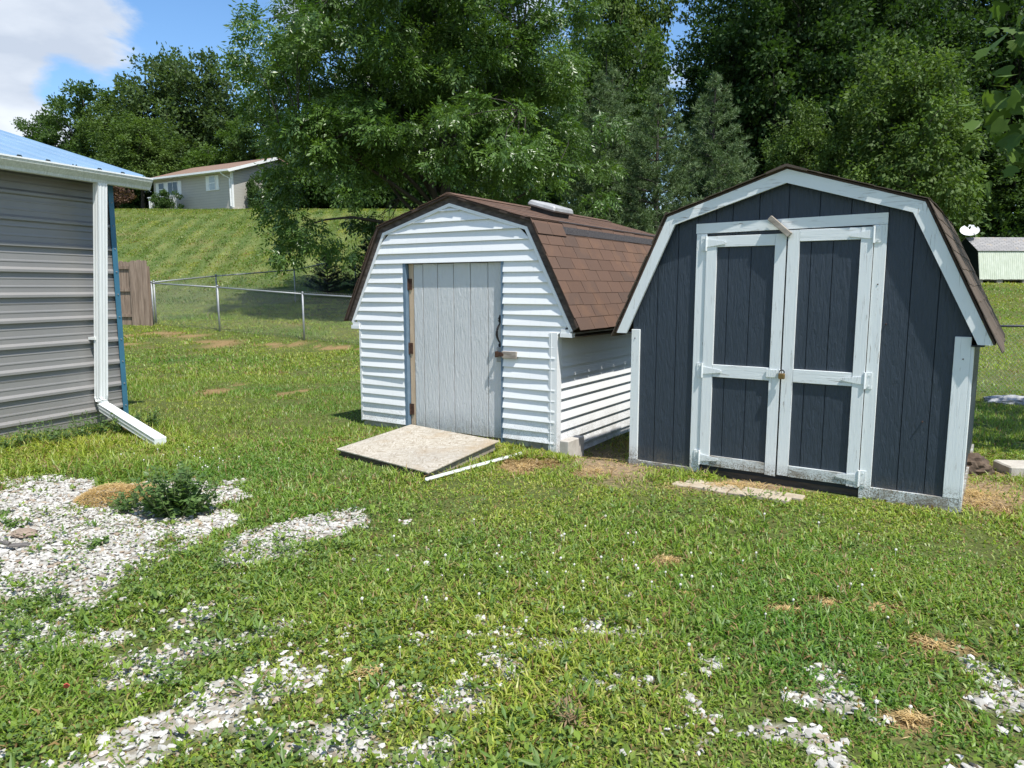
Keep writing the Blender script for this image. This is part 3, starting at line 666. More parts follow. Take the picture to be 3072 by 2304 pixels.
# door casing
bx("door_jamb", M_white, ns, 0.567, 0.652, -0.022, 0.0, 0.02, 2.036, bevel=0.002)
bx("door_jamb", M_white, ns, 1.908, 1.990, -0.022, 0.0, -0.03, 2.050, bevel=0.002)
MB().prism([(0.562, 2.038), (1.990, 2.052), (1.990, 2.134), (0.562, 2.118)], -0.024, 0.0).build("door_header", M_whiteH, ns)
bx("door_gap", M_darkgap, ns, 0.652, 1.908, 0.003, 0.0118, 0.08, 2.045)
def navy_door(x0, x1, ztop, hinge_left, label):
    dr = bx("door", M_navyD, ns, x0 + 0.01, x1 - 0.01, -0.0035, 0.0025, 0.10, ztop - 0.01); dr["label"] = label
    sw = 0.083; g = ([0.838, 1.019] if hinge_left else [1.472, 1.629]); e = [x0 + 0.012] + g + [x1 - 0.012]
    for a, b in zip(e[:-1], e[1:]): bx("plank", M_navy, dr, a + 0.003, b - 0.003, -0.0125, -0.004, 0.10, ztop - 0.012)
    Y0, Y1 = -0.034, -0.0128
    lean = 0.012 if hinge_left else 0.0
    MB().prism([(x0, 0.095), (x0 + sw, 0.095), (x0 + sw + 0.002, ztop), (x0, ztop)], Y0, Y1).build("stile", M_white, dr)
    MB().prism([(x1 - sw, 0.085), (x1 - 0.002, 0.080), (x1, ztop), (x1 - sw, ztop)], Y0 - 0.001, Y1).build("stile", M_white, dr)
    for za, zb in ((ztop - 0.088, ztop), (0.855, 0.958), (0.09, 0.180)):
        bx("rail", M_whiteH if za > 0.2 else M_whiteD, dr, x0 + sw + 0.003, x1 - sw - 0.002, Y0 + 0.002, Y1, za, zb, bevel=0.002)
    xh = x0 if hinge_left else x1; s = 1 if hinge_left else -1
    for zz in (ztop - 0.055, 0.905, 0.155):
        m = MB()
        m.prism([(xh, zz - 0.032), (xh + s * 0.15, zz - 0.012), (xh + s * 0.165, zz), (xh + s * 0.15, zz + 0.012), (xh, zz + 0.032)][::s], -0.041, -0.0355)
        m.box(min(xh - s * 0.05, xh - s * 0.008), max(xh - s * 0.05, xh - s * 0.008), -0.029, -0.0225, zz - 0.06, zz + 0.06)
        m.tube([(xh - s * 0.002, -0.041, zz - 0.062), (xh - s * 0.002, -0.041, zz + 0.062)], 0.009, 8)
        for q in (-0.04, 0.04): m.tube([(xh - s * 0.03, -0.0285, zz + q), (xh - s * 0.03, -0.0325, zz + q)], 0.006, 6)
        m.build("hinge", M_white, dr)
    return dr
dl = navy_door(0.657, 1.290, 2.012, True, "left leaf of the navy double door with weathered white frame")
drr = navy_door(1.303, 1.903, 2.036, False, "right leaf of the navy double door with white frame")
bx("door_slit", M_darkgap, ns, 1.288, 1.306, -0.006, 0.002, 0.09, 2.0)
MB().box(1.185, 1.268, -0.044, -0.0362, 0.885, 0.945).box(1.285, 1.296, -0.058, -0.0362, 0.88, 0.95).build("hasp", M_white, dl)
pl = MB().box(1.288, 1.338, -0.085, -0.060, 0.880, 0.925).build("padlock", M_brass, drr, bevel=0.006)
MB().tube([(1.296, -0.072, 0.925), (1.296, -0.072, 0.940), (1.305, -0.072, 0.950), (1.322, -0.072, 0.950), (1.331, -0.072, 0.940), (1.331, -0.072, 0.925)], 0.005, 8).build("shackle", M_iron, pl)
a_ = Vector((1.163, 0, 2.136)); b_ = Vector((1.322, 0, 1.996)); dd = (b_ - a_).normalized(); pp = Vector((-dd.z, 0, dd.x)) * 0.021
MB().prism([(q.x, q.z) for q in (a_ - pp, b_ - pp, b_ + pp, a_ + pp)], -0.078, -0.040).build("turn_button", M_greywood, ns, bevel=0.003)
for (x, zz) in ((2.02, 1.33), (2.30, 0.63), (1.95, 1.62), (2.52, 1.1), (0.03, 1.15)):
    MB().tube([(x, 0.001, zz), (x, -0.026, zz)], 0.005, 6).build("nail_head", M_rust, ns)

# ------------------------------------------------------------------ grey metal building on the left
mb = empty("metal_building", (MA.x, MA.y, 0), MY, "grey ribbed metal building with blue roof and white gutter", "building")
P_ = 0.2667; XW = -4.2
prof = []
zc = 0.18
ribs = [zc + P_ * k for k in range(-1, 11)]
def wall_panel(za, zb, name):
    pts = []
    z = za
    ev = []
    for r in ribs:
        ev += [(r - 0.036, 0), (r - 0.022, -0.030), (r + 0.004, -0.030), (r + 0.030, 0)]
        for q in (P_ / 3, 2 * P_ / 3): ev += [(r + q - 0.012, 0), (r + q - 0.006, -0.004), (r + q + 0.004, -0.004), (r + q + 0.018, 0)]
    ev = [(z_, y_) for z_, y_ in ev if za < z_ < zb]
    pr = [(za, 0)] + ev + [(zb, 0)]
    m = MB(); n = len(pr)
    v = [(XW, y, z) for z, y in pr] + [(-0.004, y, z) for z, y in pr] + [(XW, 0.02, za), (XW, 0.02, zb), (-0.004, 0.02, za), (-0.004, 0.02, zb)]
    f = [(i, i + n, i + n + 1, i + 1) for i in range(n - 1)] + [(2 * n, 2 * n + 1, 2 * n + 3, 2 * n + 2), tuple(range(n, 2 * n)) + (2 * n + 3, 2 * n + 2)]
    m.add(v, f); m.build(name, M_metalw, mb)
e_ = [0.02, 0.62, 1.42, 2.22, 2.86]
for a, b in zip(e_[:-1], e_[1:]): wall_panel(a, b, "wall_panel")
bx("footing", M_conc, mb, XW, 0.0, 0.022, 0.2, -0.3, 0.1)
bx("building_core", M_metalw, mb, XW, -0.01, 0.021, 6.9, 0.0, 2.80)
MB().box(-0.055, 0.012, -0.040, -0.033, 0.0, 2.84).box(0.0, 0.012, -0.0325, 0.06, 0.0, 2.84).build("corner_trim", M_bluetrim, mb)
for k in range(10): MB().tube([(-0.022, -0.040, 0.18 + k * 0.2667), (-0.022, -0.049, 0.18 + k * 0.2667)], 0.008, 6).build("screw", M_zinc, mb)
# eave closure, roof panels
SLP = 0.29
def rz(y): return 2.885 + (y + 0.33) * SLP
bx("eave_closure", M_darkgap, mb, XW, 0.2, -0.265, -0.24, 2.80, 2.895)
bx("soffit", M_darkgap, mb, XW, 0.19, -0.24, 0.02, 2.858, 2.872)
def roof_panel(xa, xb):
    pts = []
    ev = []
    for k in range(-2, 18):
        r = -0.09 - 0.297 * k
        for q in (1 / 3, 2 / 3):
            c = r + 0.297 * q; ev += [(c - 0.02, 0), (c - 0.01, 0.004), (c + 0.01, 0.004), (c + 0.02, 0)]
        ev += [(r - 0.035, 0), (r - 0.02, 0.022), (r + 0.02, 0.022), (r + 0.035, 0)]
    ev = sorted(p for p in ev if xa + 0.001 < p[0] < xb - 0.001)
    pr = [(xa, 0)] + ev + [(xb, 0)]; n = len(pr); m = MB(); Y = (-0.335, 3.4)
    v = [(x, Y[0], rz(Y[0]) + h) for x, h in pr] + [(x, Y[1], rz(Y[1]) + h) for x, h in pr]
    v += [(x, Y[0], rz(Y[0]) + h - 0.004) for x, h in pr] + [(x, Y[1], rz(Y[1]) + h - 0.004) for x, h in pr]
    f = [(i, i + 1, i + n + 1, i + n) for i in range(n - 1)] + [(2 * n + i + 1, 2 * n + i, 3 * n + i, 3 * n + i + 1) for i in range(n - 1)] + [(i + 1, i, 2 * n + i, 2 * n + i + 1) for i in range(n - 1)]
    f += [(0, n, 3 * n, 2 * n), (n - 1, 3 * n - 1, 4 * n - 1, 2 * n - 1)]
    m.add(v, f); m.build("roof_panel", M_blueroof, mb)
xs = [-4.2, -3.36, -2.47, -1.578, -0.687, 0.205]
for a, b in zip(xs[:-1], xs[1:]): roof_panel(a, b)
MB().add([(XW, 3.4, rz(3.4) + .01), (0.205, 3.4, rz(3.4) + .01), (0.205, 7.1, rz(-.3)), (XW, 7.1, rz(-.3)), (XW, 3.4, rz(3.4)), (0.205, 3.4, rz(3.4)), (0.205, 7.1, rz(-.3) - .01), (XW, 7.1, rz(-.3) - .01)],
         [(0, 1, 2, 3), (7, 6, 5, 4), (0, 4, 5, 1), (1, 5, 6, 2), (2, 6, 7, 3), (3, 7, 4, 0)]).build("roof_panel", M_blueroof, mb)
m = MB(); v = []
for y in (-0.34, 3.4): v += [(0.19, y, rz(y) - 0.06), (0.212, y, rz(y) - 0.06), (0.212, y, rz(y) + 0.012), (0.19, y, rz(y) + 0.012)]
m.add(v, [(0, 1, 2, 3), (7, 6, 5, 4), (0, 4, 5, 1), (1, 5, 6, 2), (2, 6, 7, 3), (3, 7, 4, 0)]); m.build("rake_trim", M_blueroof, mb)
MB().prism([(XW + 4.2 - 0.012 - 0.0, 2.85), (0.0, 2.85), (0.0, 2.86), (-0.012, 2.86)], 0.0, 0.05).build("gable_cap", M_metalw, mb)
MB().add([(-0.012, 0.03, 2.8), (-0.012, 6.9, 2.8), (-0.012, 3.4, rz(3.4) - 0.02), (-0.004, 0.03, 2.8), (-0.004, 6.9, 2.8), (-0.004, 3.4, rz(3.4) - 0.02)], [(0, 1, 2), (5, 4, 3), (0, 3, 4, 1), (1, 4, 5, 2), (2, 5, 3, 0)]).build("gable_wall", M_metalw, mb)
# gutter
sec = [(-.27, 2.862), (-.27, 2.742), (-.342, 2.742), (-.350, 2.772), (-.394, 2.828), (-.402, 2.866), (-.384, 2.870), (-.380, 2.842), (-.338, 2.782), (-.330, 2.756), (-.282, 2.756), (-.282, 2.862)]
A = Vector((0, 1, 0)); B = Vector((0, 0, 1))
gu = MB().sweep(sec, [(XW, 0, 0), (0.262, 0, 0)], [(A, B)] * 2).build("gutter", M_gutterd, mb)
MB().box(XW, 0.264, -0.406, -0.384, 2.858, 2.874).build("gutter_lip", M_gutter, gu)
MB().add([(0.2625, -.27, 2.862), (0.2625, -.27, 2.742), (0.2625, -.342, 2.742), (0.2625, -.402, 2.862), (0.268, -.27, 2.862), (0.268, -.27, 2.742), (0.268, -.342, 2.742), (0.268, -.402, 2.862)],
         [(0, 1, 2, 3), (7, 6, 5, 4), (0, 4, 5, 1), (1, 5, 6, 2), (2, 6, 7, 3), (3, 7, 4, 0)]).build("end_cap", M_gutter, gu)
# downspout with elbow and ground extension
def flute(w, d):
    pts = []
    for (x0, y0, x1, y1, nf) in ((-w, -d, w, -d, 3), (w, -d, w, d, 2), (w, d, -w, d, 3), (-w, d, -w, -d, 2)):
        for k in range(nf * 2):
            t = k / (nf * 2); ins = 0.0 if k % 2 == 0 else 0.0045
            x = x0 + (x1 - x0) * t; y = y0 + (y1 - y0) * t
            if k % 2: x -= ins * (1 if abs(x) == w and x > 0 else -1 if abs(x) == w else 0); y -= ins * (1 if abs(y) == d and y > 0 else -1 if abs(y) == d else 0)
            pts.append((x, y))
    return pts
sx = Vector((1, 0, 0)); p0 = Vector((-0.37, -0.305, 2.748)); p1 = Vector((-0.37, -0.075, 0.335)); dz = (p1 - p0).normalized(); sy = dz.cross(sx).normalized()
ds_ = MB().sweep(flute(0.058, 0.040), [p0, p1], [(sx, sy)] * 2).build("downspout", M_gutter, mb)
MB().box(-0.438, -0.302, -0.128, -0.021, 1.0, 1.03).build("strap", M_gutter, ds_)
end = Vector((-1.035, -1.70, 0.055)); q0 = Vector((-0.40, -0.16, 0.215)); dx_ = (end - q0).normalized()
pts = []; fr = []
for k in range(9):
    t = k / 8; a = p1 + Vector((0, 0, 0.02)); b = q0 + dx_ * 0.03; c = p1 + dz * 0.11
    pt = a * (1 - t) ** 2 + c * 2 * t * (1 - t) + b * t ** 2; tg = (dz * (1 - t) + dx_ * t).normalized()
    s_ = sx.lerp(dx_.cross(Vector((0, 0, 1))).normalized(), t).normalized(); s_ = (s_ - tg * s_.dot(tg)).normalized(); u_ = tg.cross(s_)
    k_ = 1.04 if k % 2 else 0.93
    pts.append(pt); fr.append((s_ * k_, u_ * k_))
MB().sweep(flute(0.057, 0.039), pts, fr).build("elbow", M_gutter, ds_)
s_ = dx_.cross(Vector((0, 0, 1))).normalized(); u_ = dx_.cross(s_)
MB().sweep(flute(0.060, 0.042), [q0, end], [(s_, u_)] * 2).build("extension", M_gutter, ds_)

# ------------------------------------------------------------------ ramp, block, strip, pavers and other ground things
def quad_slab(name, P, th, mat, parent=None, bevel=0.0):
    m = MB(); P = [Vector(p) for p in P]; n = (P[1] - P[0]).cross(P[2] - P[0]).normalized()
    if n.z < 0: n = -n
    v = P + [p - n * th for p in P]; m.add(v, [(0, 1, 2, 3), (7, 6, 5, 4), (0, 4, 5, 1), (1, 5, 6, 2), (2, 6, 7, 3), (3, 7, 4, 0)])
    return m.build(name, mat, parent, bevel)
rp = empty("wooden_ramp", (-0.9, 6.9, 0), 0, "weathered strand board ramp lying before the grey plank door", "ramp")
Rz = [(-1.68, 6.844, 0.066), (-0.704, 5.981, 0.056), (-0.126, 6.985, 0.115), (-1.10, 7.824, 0.118)]
Rl = [Vector(p) - Vector((-0.9, 6.9, 0)) for p in Rz]
quad_slab("panel", Rl, 0.014, M_osb, rp, 0.003)
def inset(p, k): return Vector((p.x * k, p.y * k, p.z))
I = [inset(p, 0.93) for p in Rl]
for i, j in ((1, 2), (3, 0), (0, 1)):
    a, b = I[i], I[j]; t = (b - a).normalized(); n = Vector((t.y, -t.x, 0)).normalized() * 0.018
    zt = Vector((0, 0, -0.016)); dn = Vector((0, 0, -0.075))
    v = [a + n + zt, b + n + zt, b - n + zt, a - n + zt]; v += [p + dn for p in v]
    MB().add(v, [(0, 3, 2, 1), (4, 5, 6, 7), (0, 1, 5, 4), (1, 2, 6, 5), (2, 3, 7, 6), (3, 0, 4, 7)]).build("joist", M_greywood if i == 1 else M_sill, rp)
cb = empty("concrete_block", (0.52, 6.86, -0.04), WY, "pale concrete block set against the white shed corner", "block")
MB().box(-0.045, 0.05, -0.05, 0.28, -0.02, 0.185).build("block_body", M_conc, cb, bevel=0.006)
st = MB().box(-0.0, 1.26, -0.009, 0.009, 0.0, 0.008).box(0.0, 1.26, 0.006, 0.009, 0.008, 0.022).build("trim_strip", M_gutter, None)
st.location = (-0.708, 5.845, 0.022); st.rotation_euler = (0, 0.0, math.atan2(0.975, 0.816))
tag(st, "thin white metal trim strip lying in the grass beside the ramp", "strip")
pv = empty("paver_path", (0, 0, 0), 0); tag(pv, "tan paver strip sunk in front of the navy double doors", "paving", kind="structure")
nd = Vector((math.cos(NY), math.sin(NY), 0)); nn_ = Vector((-math.sin(NY), math.cos(NY), 0))
for r_ in range(2):
    for k in range(6):
        u = 0.66 + k * 0.155 + (r_ % 2) * 0.07 + rnd.uniform(-.005, .005); v_ = -0.44 + r_ * 0.125 + rnd.uniform(-.004, .004)
        p = NA + nd * u + nn_ * v_; zt = tz(p.x, p.y) + 0.012 + rnd.uniform(-0.004, 0.004)
        M_ = Matrix.Rotation(NY + rnd.uniform(-.02, .02), 4, 'Z'); M_.translation = Vector((p.x, p.y, zt))
        MB().box(-0.072, 0.072, -0.056, 0.056, -0.04, 0.012, M_).build("paver", M_paver, pv, bevel=0.006)
slab = MB().box(-0.30, 0.75, -0.13, 0.13, -0.05, 0.07).build("concrete_slab", M_conc, None, bevel=0.012)
slab.location = (4.62, 6.28, tz(4.6, 6.2) + 0.015); slab.rotation_euler = (0.02, 0.01, -0.06); tag(slab, "old concrete slab in the grass right of the navy shed", "slab")
def lump(name, mat, loc, size, seed, label, cat, n=140):
    rr = np.random.default_rng(seed); import bmesh
    bm = bmesh.new(); bmesh.ops.create_icosphere(bm, subdivisions=4, radius=1.0)
    for v in bm.verts:
        c = v.co.copy(); k = 0.72 + 0.55 * float(fbm(c.x * 2.3 + seed, c.y * 2.3 + c.z * 1.7, 4)) + 0.25 * (float(vnoise(c.x * 9 + seed, c.y * 9 + c.z * 7)) - 0.5)
        v.co = Vector((c.x * size[0], c.y * size[1], max(c.z, -0.25) * size[2])) * k
    me = bpy.data.meshes.new(name); bm.to_mesh(me); bm.free(); me.materials.append(mat)
    o = link(bpy.data.objects.new(name, me)); o.location = loc; return tag(o, label, cat)
lump("soil_clod", M_dirt, (4.02, 6.28, tz(4.05, 6.2) + 0.02), (0.17, 0.15, 0.14), 3, "dug brown soil clod beside the navy shed wall", "soil")
M_rag = simple("grey_tarp", (0.22, 0.22, 0.22), (0.42, 0.43, 0.43), 9, 0.7, bump=0.4)
lump("crumpled_tarp", M_rag, (7.95, 11.4, tz(7.95, 11.4) + 0.02), (0.48, 0.25, 0.10), 9, "crumpled grey tarp lying on shaded grass by the fence", "tarp")
# flat dark metal piece in the gravel with a stone beside it
hl = MB().tube([(-0.55, 0.30, 0.03), (-0.25, 0.14, 0.035), (-0.06, 0.02, 0.03), (0.0, 0.0, 0.025)], [0.014, 0.014, 0.016, 0.02], 8)
hl.prism([(0.0, 0.0), (0.13, 0.0), (0.15, 0.008), (0.14, 0.022), (0.0, 0.022)], -0.025, 0.025)
ho = hl.build("rusty_bar", simple("bar_metal", (0.11, 0.10, 0.09), (0.22, 0.20, 0.18), 20, 0.6, 0.4), None, bevel=0.004)
ho.scale = (0.75, 0.75, 0.75); ho.location = (-3.06, 4.28, 0.03); ho.rotation_euler = (0, 0, 0.15); tag(ho, "bent dark metal bar half buried in white gravel", "bar")
lump("flat_stone", simple("brown_stone", (0.2, 0.15, 0.11), (0.33, 0.26, 0.2), 14, 0.9, bump=0.4), (-3.13, 4.52, 0.03), (0.08, 0.06, 0.03), 5, "flat brown stone lying in white gravel", "stone")

# ------------------------------------------------------------------ fences
def wire_panel(P, Q, zP, zQ, h, cell, r, verts, faces):
    L = math.hypot(Q[0] - P[0], Q[1] - P[1]); cell = cell * 0.5; n = int(L / cell); rows = int(h / cell) + 1
    k = np.arange(n)[:, None]; j = np.arange(rows + 1)[None, :]
    s = (k + 0.5 + np.where((j + k) % 2 == 0, 0.5, -0.5)) * cell; zz = j * (h + 0.035) / rows
    s = np.broadcast_to(s, (n, rows + 1)); zz = np.broadcast_to(zz, (n, rows + 1))
    t = s / L; x = P[0] + (Q[0] - P[0]) * t; y = P[1] + (Q[1] - P[1]) * t; z = zP + (zQ - zP) * t + 0.04 + zz
    nxv = -(Q[1] - P[1]) / L; nyv = (Q[0] - P[0]) / L
    alt = np.where((j + k) % 2 == 0, 1, -1) * 0.003
    c = np.stack([x + nxv * alt, y + nyv * alt, z], -1)            # n, rows+1, 3
    ax = np.array([(Q[0] - P[0]) / L, (Q[1] - P[1]) / L, 0.0])
    offs = np.array([ax * r, -ax * r * 0.5 + np.array([nxv, nyv, 0]) * r * .87, -ax * r * 0.5 - np.array([nxv, nyv, 0]) * r * .87])
    vv = (c[:, :, None, :] + offs[None, None]).reshape(-1, 3)
    b0 = sum(len(a) for a in verts); idx = b0 + np.arange(n * (rows + 1) * 3).reshape(n, rows + 1, 3)
    f = np.stack([idx[:, :-1], np.roll(idx, -1, 2)[:, :-1], np.roll(idx, -1, 2)[:, 1:], idx[:, 1:]], -1).reshape(-1, 4)
    verts.append(vv); faces.append(f)
def chain_fence(posts, h, label, rail_mat, wire_r=0.0014, cell=0.074, post_mat=None, post_r=0.026):
    o = empty("chain_link_fence", (posts[0][0], posts[0][1], posts[0][2]), 0, label, "fence"); O = Vector(posts[0])
    vs, fs = [], []
    for i, p in enumerate(posts):
        q = Vector(p) - O
        po = MB().tube([q + Vector((0, 0, -0.2)), q + Vector((0, 0, h + 0.02))], post_r, 8).build("post", post_mat or M_zinc, o, smooth=True)
        MB().tube([q + Vector((0, 0, h + 0.02)), q + Vector((0, 0, h + 0.05)), q + Vector((0, 0, h + 0.065))], [post_r * 1.2, post_r * 1.15, 0.006], 8).build("post_cap", post_mat or M_zinc, po, smooth=True)
    for a, b in zip(posts[:-1], posts[1:]):
        a_ = Vector(a) - O; b_ = Vector(b) - O
        MB().tube([a_ + Vector((0, 0, h)), b_ + Vector((0, 0, h))], 0.02, 8).build("top_rail", rail_mat, o, smooth=True)
        wire_panel((a_.x, a_.y), (b_.x, b_.y), a_.z, b_.z, h, cell, wire_r, vs, fs)
    np_obj("wire_mesh", np.concatenate(vs), fs, M_wire, parent=o); return o
def gp(x, y): return (x, y, tz(x, y))
chain_fence([gp(-10.35, 21.15), gp(-8.08, 20.2), gp(-5.44, 19.1), gp(-2.8, 18.0), gp(-0.16, 16.9)], 1.21, "galvanised chain link fence running between wooden gate and white shed", M_zinc)
chain_fence([gp(-10.5, 21.6), gp(-9.75, 25.0 - 1.9 + 1.2), gp(-8.14, 27.6), gp(-6.58, 31.0), gp(-5.0, 34.0), gp(-3.4, 37.0)], 1.2, "farther chain link fence climbing the hill below the spruces", M_zinc)
chain_fence([(4.9, 12.3, tz(4.9, 12.3)), (7.6, 12.1, tz(7.6, 12.1)), (10.3, 11.9, tz(10.3, 11.9)), (13.0, 11.7, tz(13, 11.7))], 1.17, "dark railed chain link fence right of the navy shed", M_blackpipe, wire_r=0.0016, cell=0.068)
wf = empty("wooden_fence", (-10.35, 21.05, tz(-10.35, 21.05)), math.radians(-8), "weathered wooden privacy fence end beside the blue corner trim", "fence")
def dogear(x0, x1, zt, y0, y1, mat=M_fencewood):
    c = 0.03; MB().prism([(x0, -0.02 + rnd.uniform(-.02, .02)), (x1, -0.02), (x1, zt - c), (x1 - c, zt), (x0 + c, zt), (x0, zt - c)], y0, y1).build("picket", mat, wf)
for k, (a, b) in enumerate(((-0.56, -0.385), (-0.38, -0.205), (-0.20, -0.045))): dogear(a, b - 0.006, 1.86 + rnd.uniform(-.02, .02), -0.02, 0.0)
for k in range(9): dogear(-0.58 - 0.14 * (k + 1), -0.58 - 0.14 * k - 0.007, 1.84 + rnd.uniform(-.02, .02), 0.10, 0.118)
for zz in (1.62, 0.98, 0.25): bx("rail", M_fencewood, wf, -1.9, -0.57, 0.06, 0.098, zz, zz + 0.085)
bx("post", M_fencewood, wf, -0.62, -0.53, 0.005, 0.095, -0.3, 1.82); bx("post", M_fencewood, wf, -0.13, -0.04, 0.005, 0.095, -0.3, 1.7)
dogear(-0.035, 0.02, 0.55, -0.015, 0.005)

# ------------------------------------------------------------------ house on the hill
def siding_mat(name, c1, c2, per):
    a = NM(name); z, pos = a.posz(); f = a.math('FRACT', a.math('DIVIDE', z, per))
    col = a.mix(a.noise(1.2, 4), c1, c2); col = a.mix(a.mr(f, 0.10, 0.0, 0, 0.75), col, (c1[0] * .3, c1[1] * .3, c1[2] * .3)); a.bump(f, 0.6, 0.02); return a.set(col, 0.6)
M_hs = siding_mat("house_siding", (0.38, 0.365, 0.325), (0.45, 0.43, 0.385), 0.2)
M_hroof = simple("house_roof_shingle", (0.17, 0.105, 0.075), (0.27, 0.18, 0.13), 7, 0.9, stretch=(1, 6, 6))
M_trimw = simple("white_house_trim", (0.70, 0.71, 0.70), (0.78, 0.79, 0.78), 4, 0.5)
M_glass = NM("window_glass").set((0.035, 0.045, 0.05), 0.08, 0, 0.6)
M_curtain = simple("curtained_window_glass", (0.30, 0.34, 0.36), (0.42, 0.46, 0.48), 6, 0.15, spec=0.6)
hb = 7.42
hs_ = empty("house", (-20.54, 55.0, 0), math.radians(-30.6), "single storey grey sided house with brown roof on the hilltop", "house")
bx("wall", M_hs, hs_, -9.3, 0.0, 0.0, 8.0, hb - 0.5, 10.08)
MB().add([(-0.02, 0, 10.08), (-0.02, 8, 10.08), (-0.02, 4, 11.42), (-0.4, 0, 10.08), (-0.4, 8, 10.08), (-0.4, 4, 11.42)], [(0, 1, 2), (5, 4, 3), (0, 3, 4, 1), (1, 4, 5, 2), (2, 5, 3, 0)]).build("gable_wall", M_hs, hs_)
bx("foundation", M_conc, hs_, -9.32, 0.02, -0.02, 8.02, hb - 1.2, hb + 0.02)
hr = MB().add([(-9.8, -0.55, 10.05), (0.45, -0.55, 10.05), (0.45, 4, 11.56), (-9.8, 4, 11.56), (-9.8, -0.55, 9.98), (0.45, -0.55, 9.98), (0.45, 4, 11.48), (-9.8, 4, 11.48)],
              [(0, 1, 2, 3), (7, 6, 5, 4), (0, 4, 5, 1), (1, 5, 6, 2), (2, 6, 7, 3), (3, 7, 4, 0)]).build("roof", M_hroof, hs_)
MB().add([(-9.8, 8.55, 10.05), (0.45, 8.55, 10.05), (0.45, 4, 11.56), (-9.8, 4, 11.56), (-9.8, 8.55, 9.98), (0.45, 8.55, 9.98), (0.45, 4, 11.48), (-9.8, 4, 11.48)],
         [(0, 3, 2, 1), (7, 4, 5, 6), (0, 1, 5, 4), (1, 2, 6, 5), (2, 3, 7, 6), (3, 0, 4, 7)]).build("roof_back", M_hroof, hr)
bx("soffit", M_trimw, hs_, -9.75, 0.4, -0.5, 0.0, 9.955, 9.975)
MB().box(-9.8, 0.46, -0.68, -0.56, 9.93, 10.07).build("gutter", M_trimw, hs_)
MB().add([(0.46, -0.6, 9.86), (0.46, -0.6, 10.08), (0.46, 4, 11.58), (0.46, 4, 11.36), (0.50, -0.6, 9.86), (0.50, -0.6, 10.08), (0.50, 4, 11.58), (0.50, 4, 11.36)],
         [(0, 1, 2, 3), (7, 6, 5, 4), (0, 4, 5, 1), (1, 5, 6, 2), (2, 6, 7, 3), (3, 7, 4, 0)]).build("fascia", M_trimw, hs_)
bx("corner_trim", M_trimw, hs_, -0.12, 0.03, -0.03, 0.12, hb, 9.95)
MB().tube([(-0.5, -0.62, 9.94), (-0.45, -0.45, 9.75), (-0.12, -0.1, 9.5), (-0.10, -0.09, 7.5)], 0.05, 6).build("downspout", M_trimw, hs_)
def hwin(x0, x1, z0, z1, split, glass, shut):
    w_ = bx("window", M_trimw, hs_, x0, x1, -0.07, 0.0, z0, z1)
    xm, zm = (x0 + x1) / 2, (z0 + z1) / 2; f = 0.06
    if split == 'v': R_ = [(x0 + f, xm - 0.03, z0 + f, z1 - f), (xm + 0.03, x1 - f, z0 + f, z1 - f)]
    else: R_ = [(x0 + f, x1 - f, z0 + f, zm - 0.03), (x0 + f, x1 - f, zm + 0.03, z1 - f)]
    for a, b, c, d in R_: bx("pane", glass, w_, a, b, -0.076, -0.0705, c, d)
    for a, b in shut:
        s = bx("shutter", M_trimw, hs_, a, b, -0.06, 0.0, z0, z1)
        for q in range(2): bx("louver_panel", M_gutter, s, a + .05, b - .05, -0.068, -0.0605, z0 + .08 + q * (z1 - z0) / 2, z0 + (q + 1) * (z1 - z0) / 2 - .08)
hwin(-8.62, -7.88, 8.70, 9.74, 'h', M_glass, [(-7.86, -7.48), (-8.95, -8.64)]); hwin(-7.46, -6.20, 8.70, 9.74, 'v', M_glass, [(-6.18, -5.8)])
hwin(-2.50, -1.76, 8.76, 9.84, 'h', M_curtain, [(-2.86, -2.52), (-1.74, -1.40)])
w_ = bx("window", M_trimw, hs_, 0.0, 0.07, 2.7, 3.7, 8.5, 9.5); bx("pane", M_glass, w_, 0.071, 0.078, 3.0, 3.62, 8.58, 8.98); bx("pane", M_glass, w_, 0.071, 0.078, 3.0, 3.62, 9.04, 9.42)
# deck railing left of the house
dk = empty("deck_railing", (-26.9, 57.6, 7.4), math.radians(-25), "white picket deck railing left of the hilltop house", "railing")
for k in range(16): bx("picket", M_trimw, dk, -1.5 + k * 0.19, -1.42 + k * 0.19, -0.03, 0.03, -0.05, 1.05)
bx("handrail", M_trimw, dk, -1.6, 1.6, -0.05, 0.05, 1.05, 1.12); bx("bottom_rail", M_trimw, dk, -1.6, 1.6, 0.035, 0.06, 0.1, 0.17)

# ------------------------------------------------------------------ far shed with dish
fs_ = empty("far_shed", (26.55, 42.0, tz(28, 42)), math.radians(1.5), "far shed with grey shingle roof and pale green corrugated wall", "shed")
M_green = simple("pale_green_metal", (0.42, 0.47, 0.36), (0.56, 0.60, 0.50), 2.0, 0.6, stretch=(3, 3, 1))
zb = 0.22; FWd = 5.2
m = MB(); xs = np.arange(0, FWd + 0.001, 0.06); v = []
for i, x in enumerate(xs):
    dy = 0.018 if i % 2 else 0.0
    v += [(x, -0.12 - dy, zb + rnd.uniform(-.02, .0)), (x, 0.22 - dy, zb + 1.62)]
m.add(v, [(2 * i, 2 * i + 2, 2 * i + 3, 2 * i + 1) for i in range(len(xs) - 1)]); m.build("corrugated_wall", M_green, fs_)
bx("wall", M_sill, fs_, 0.03, FWd - .03, 0.30, 2.6, zb - .02, zb + 1.55)
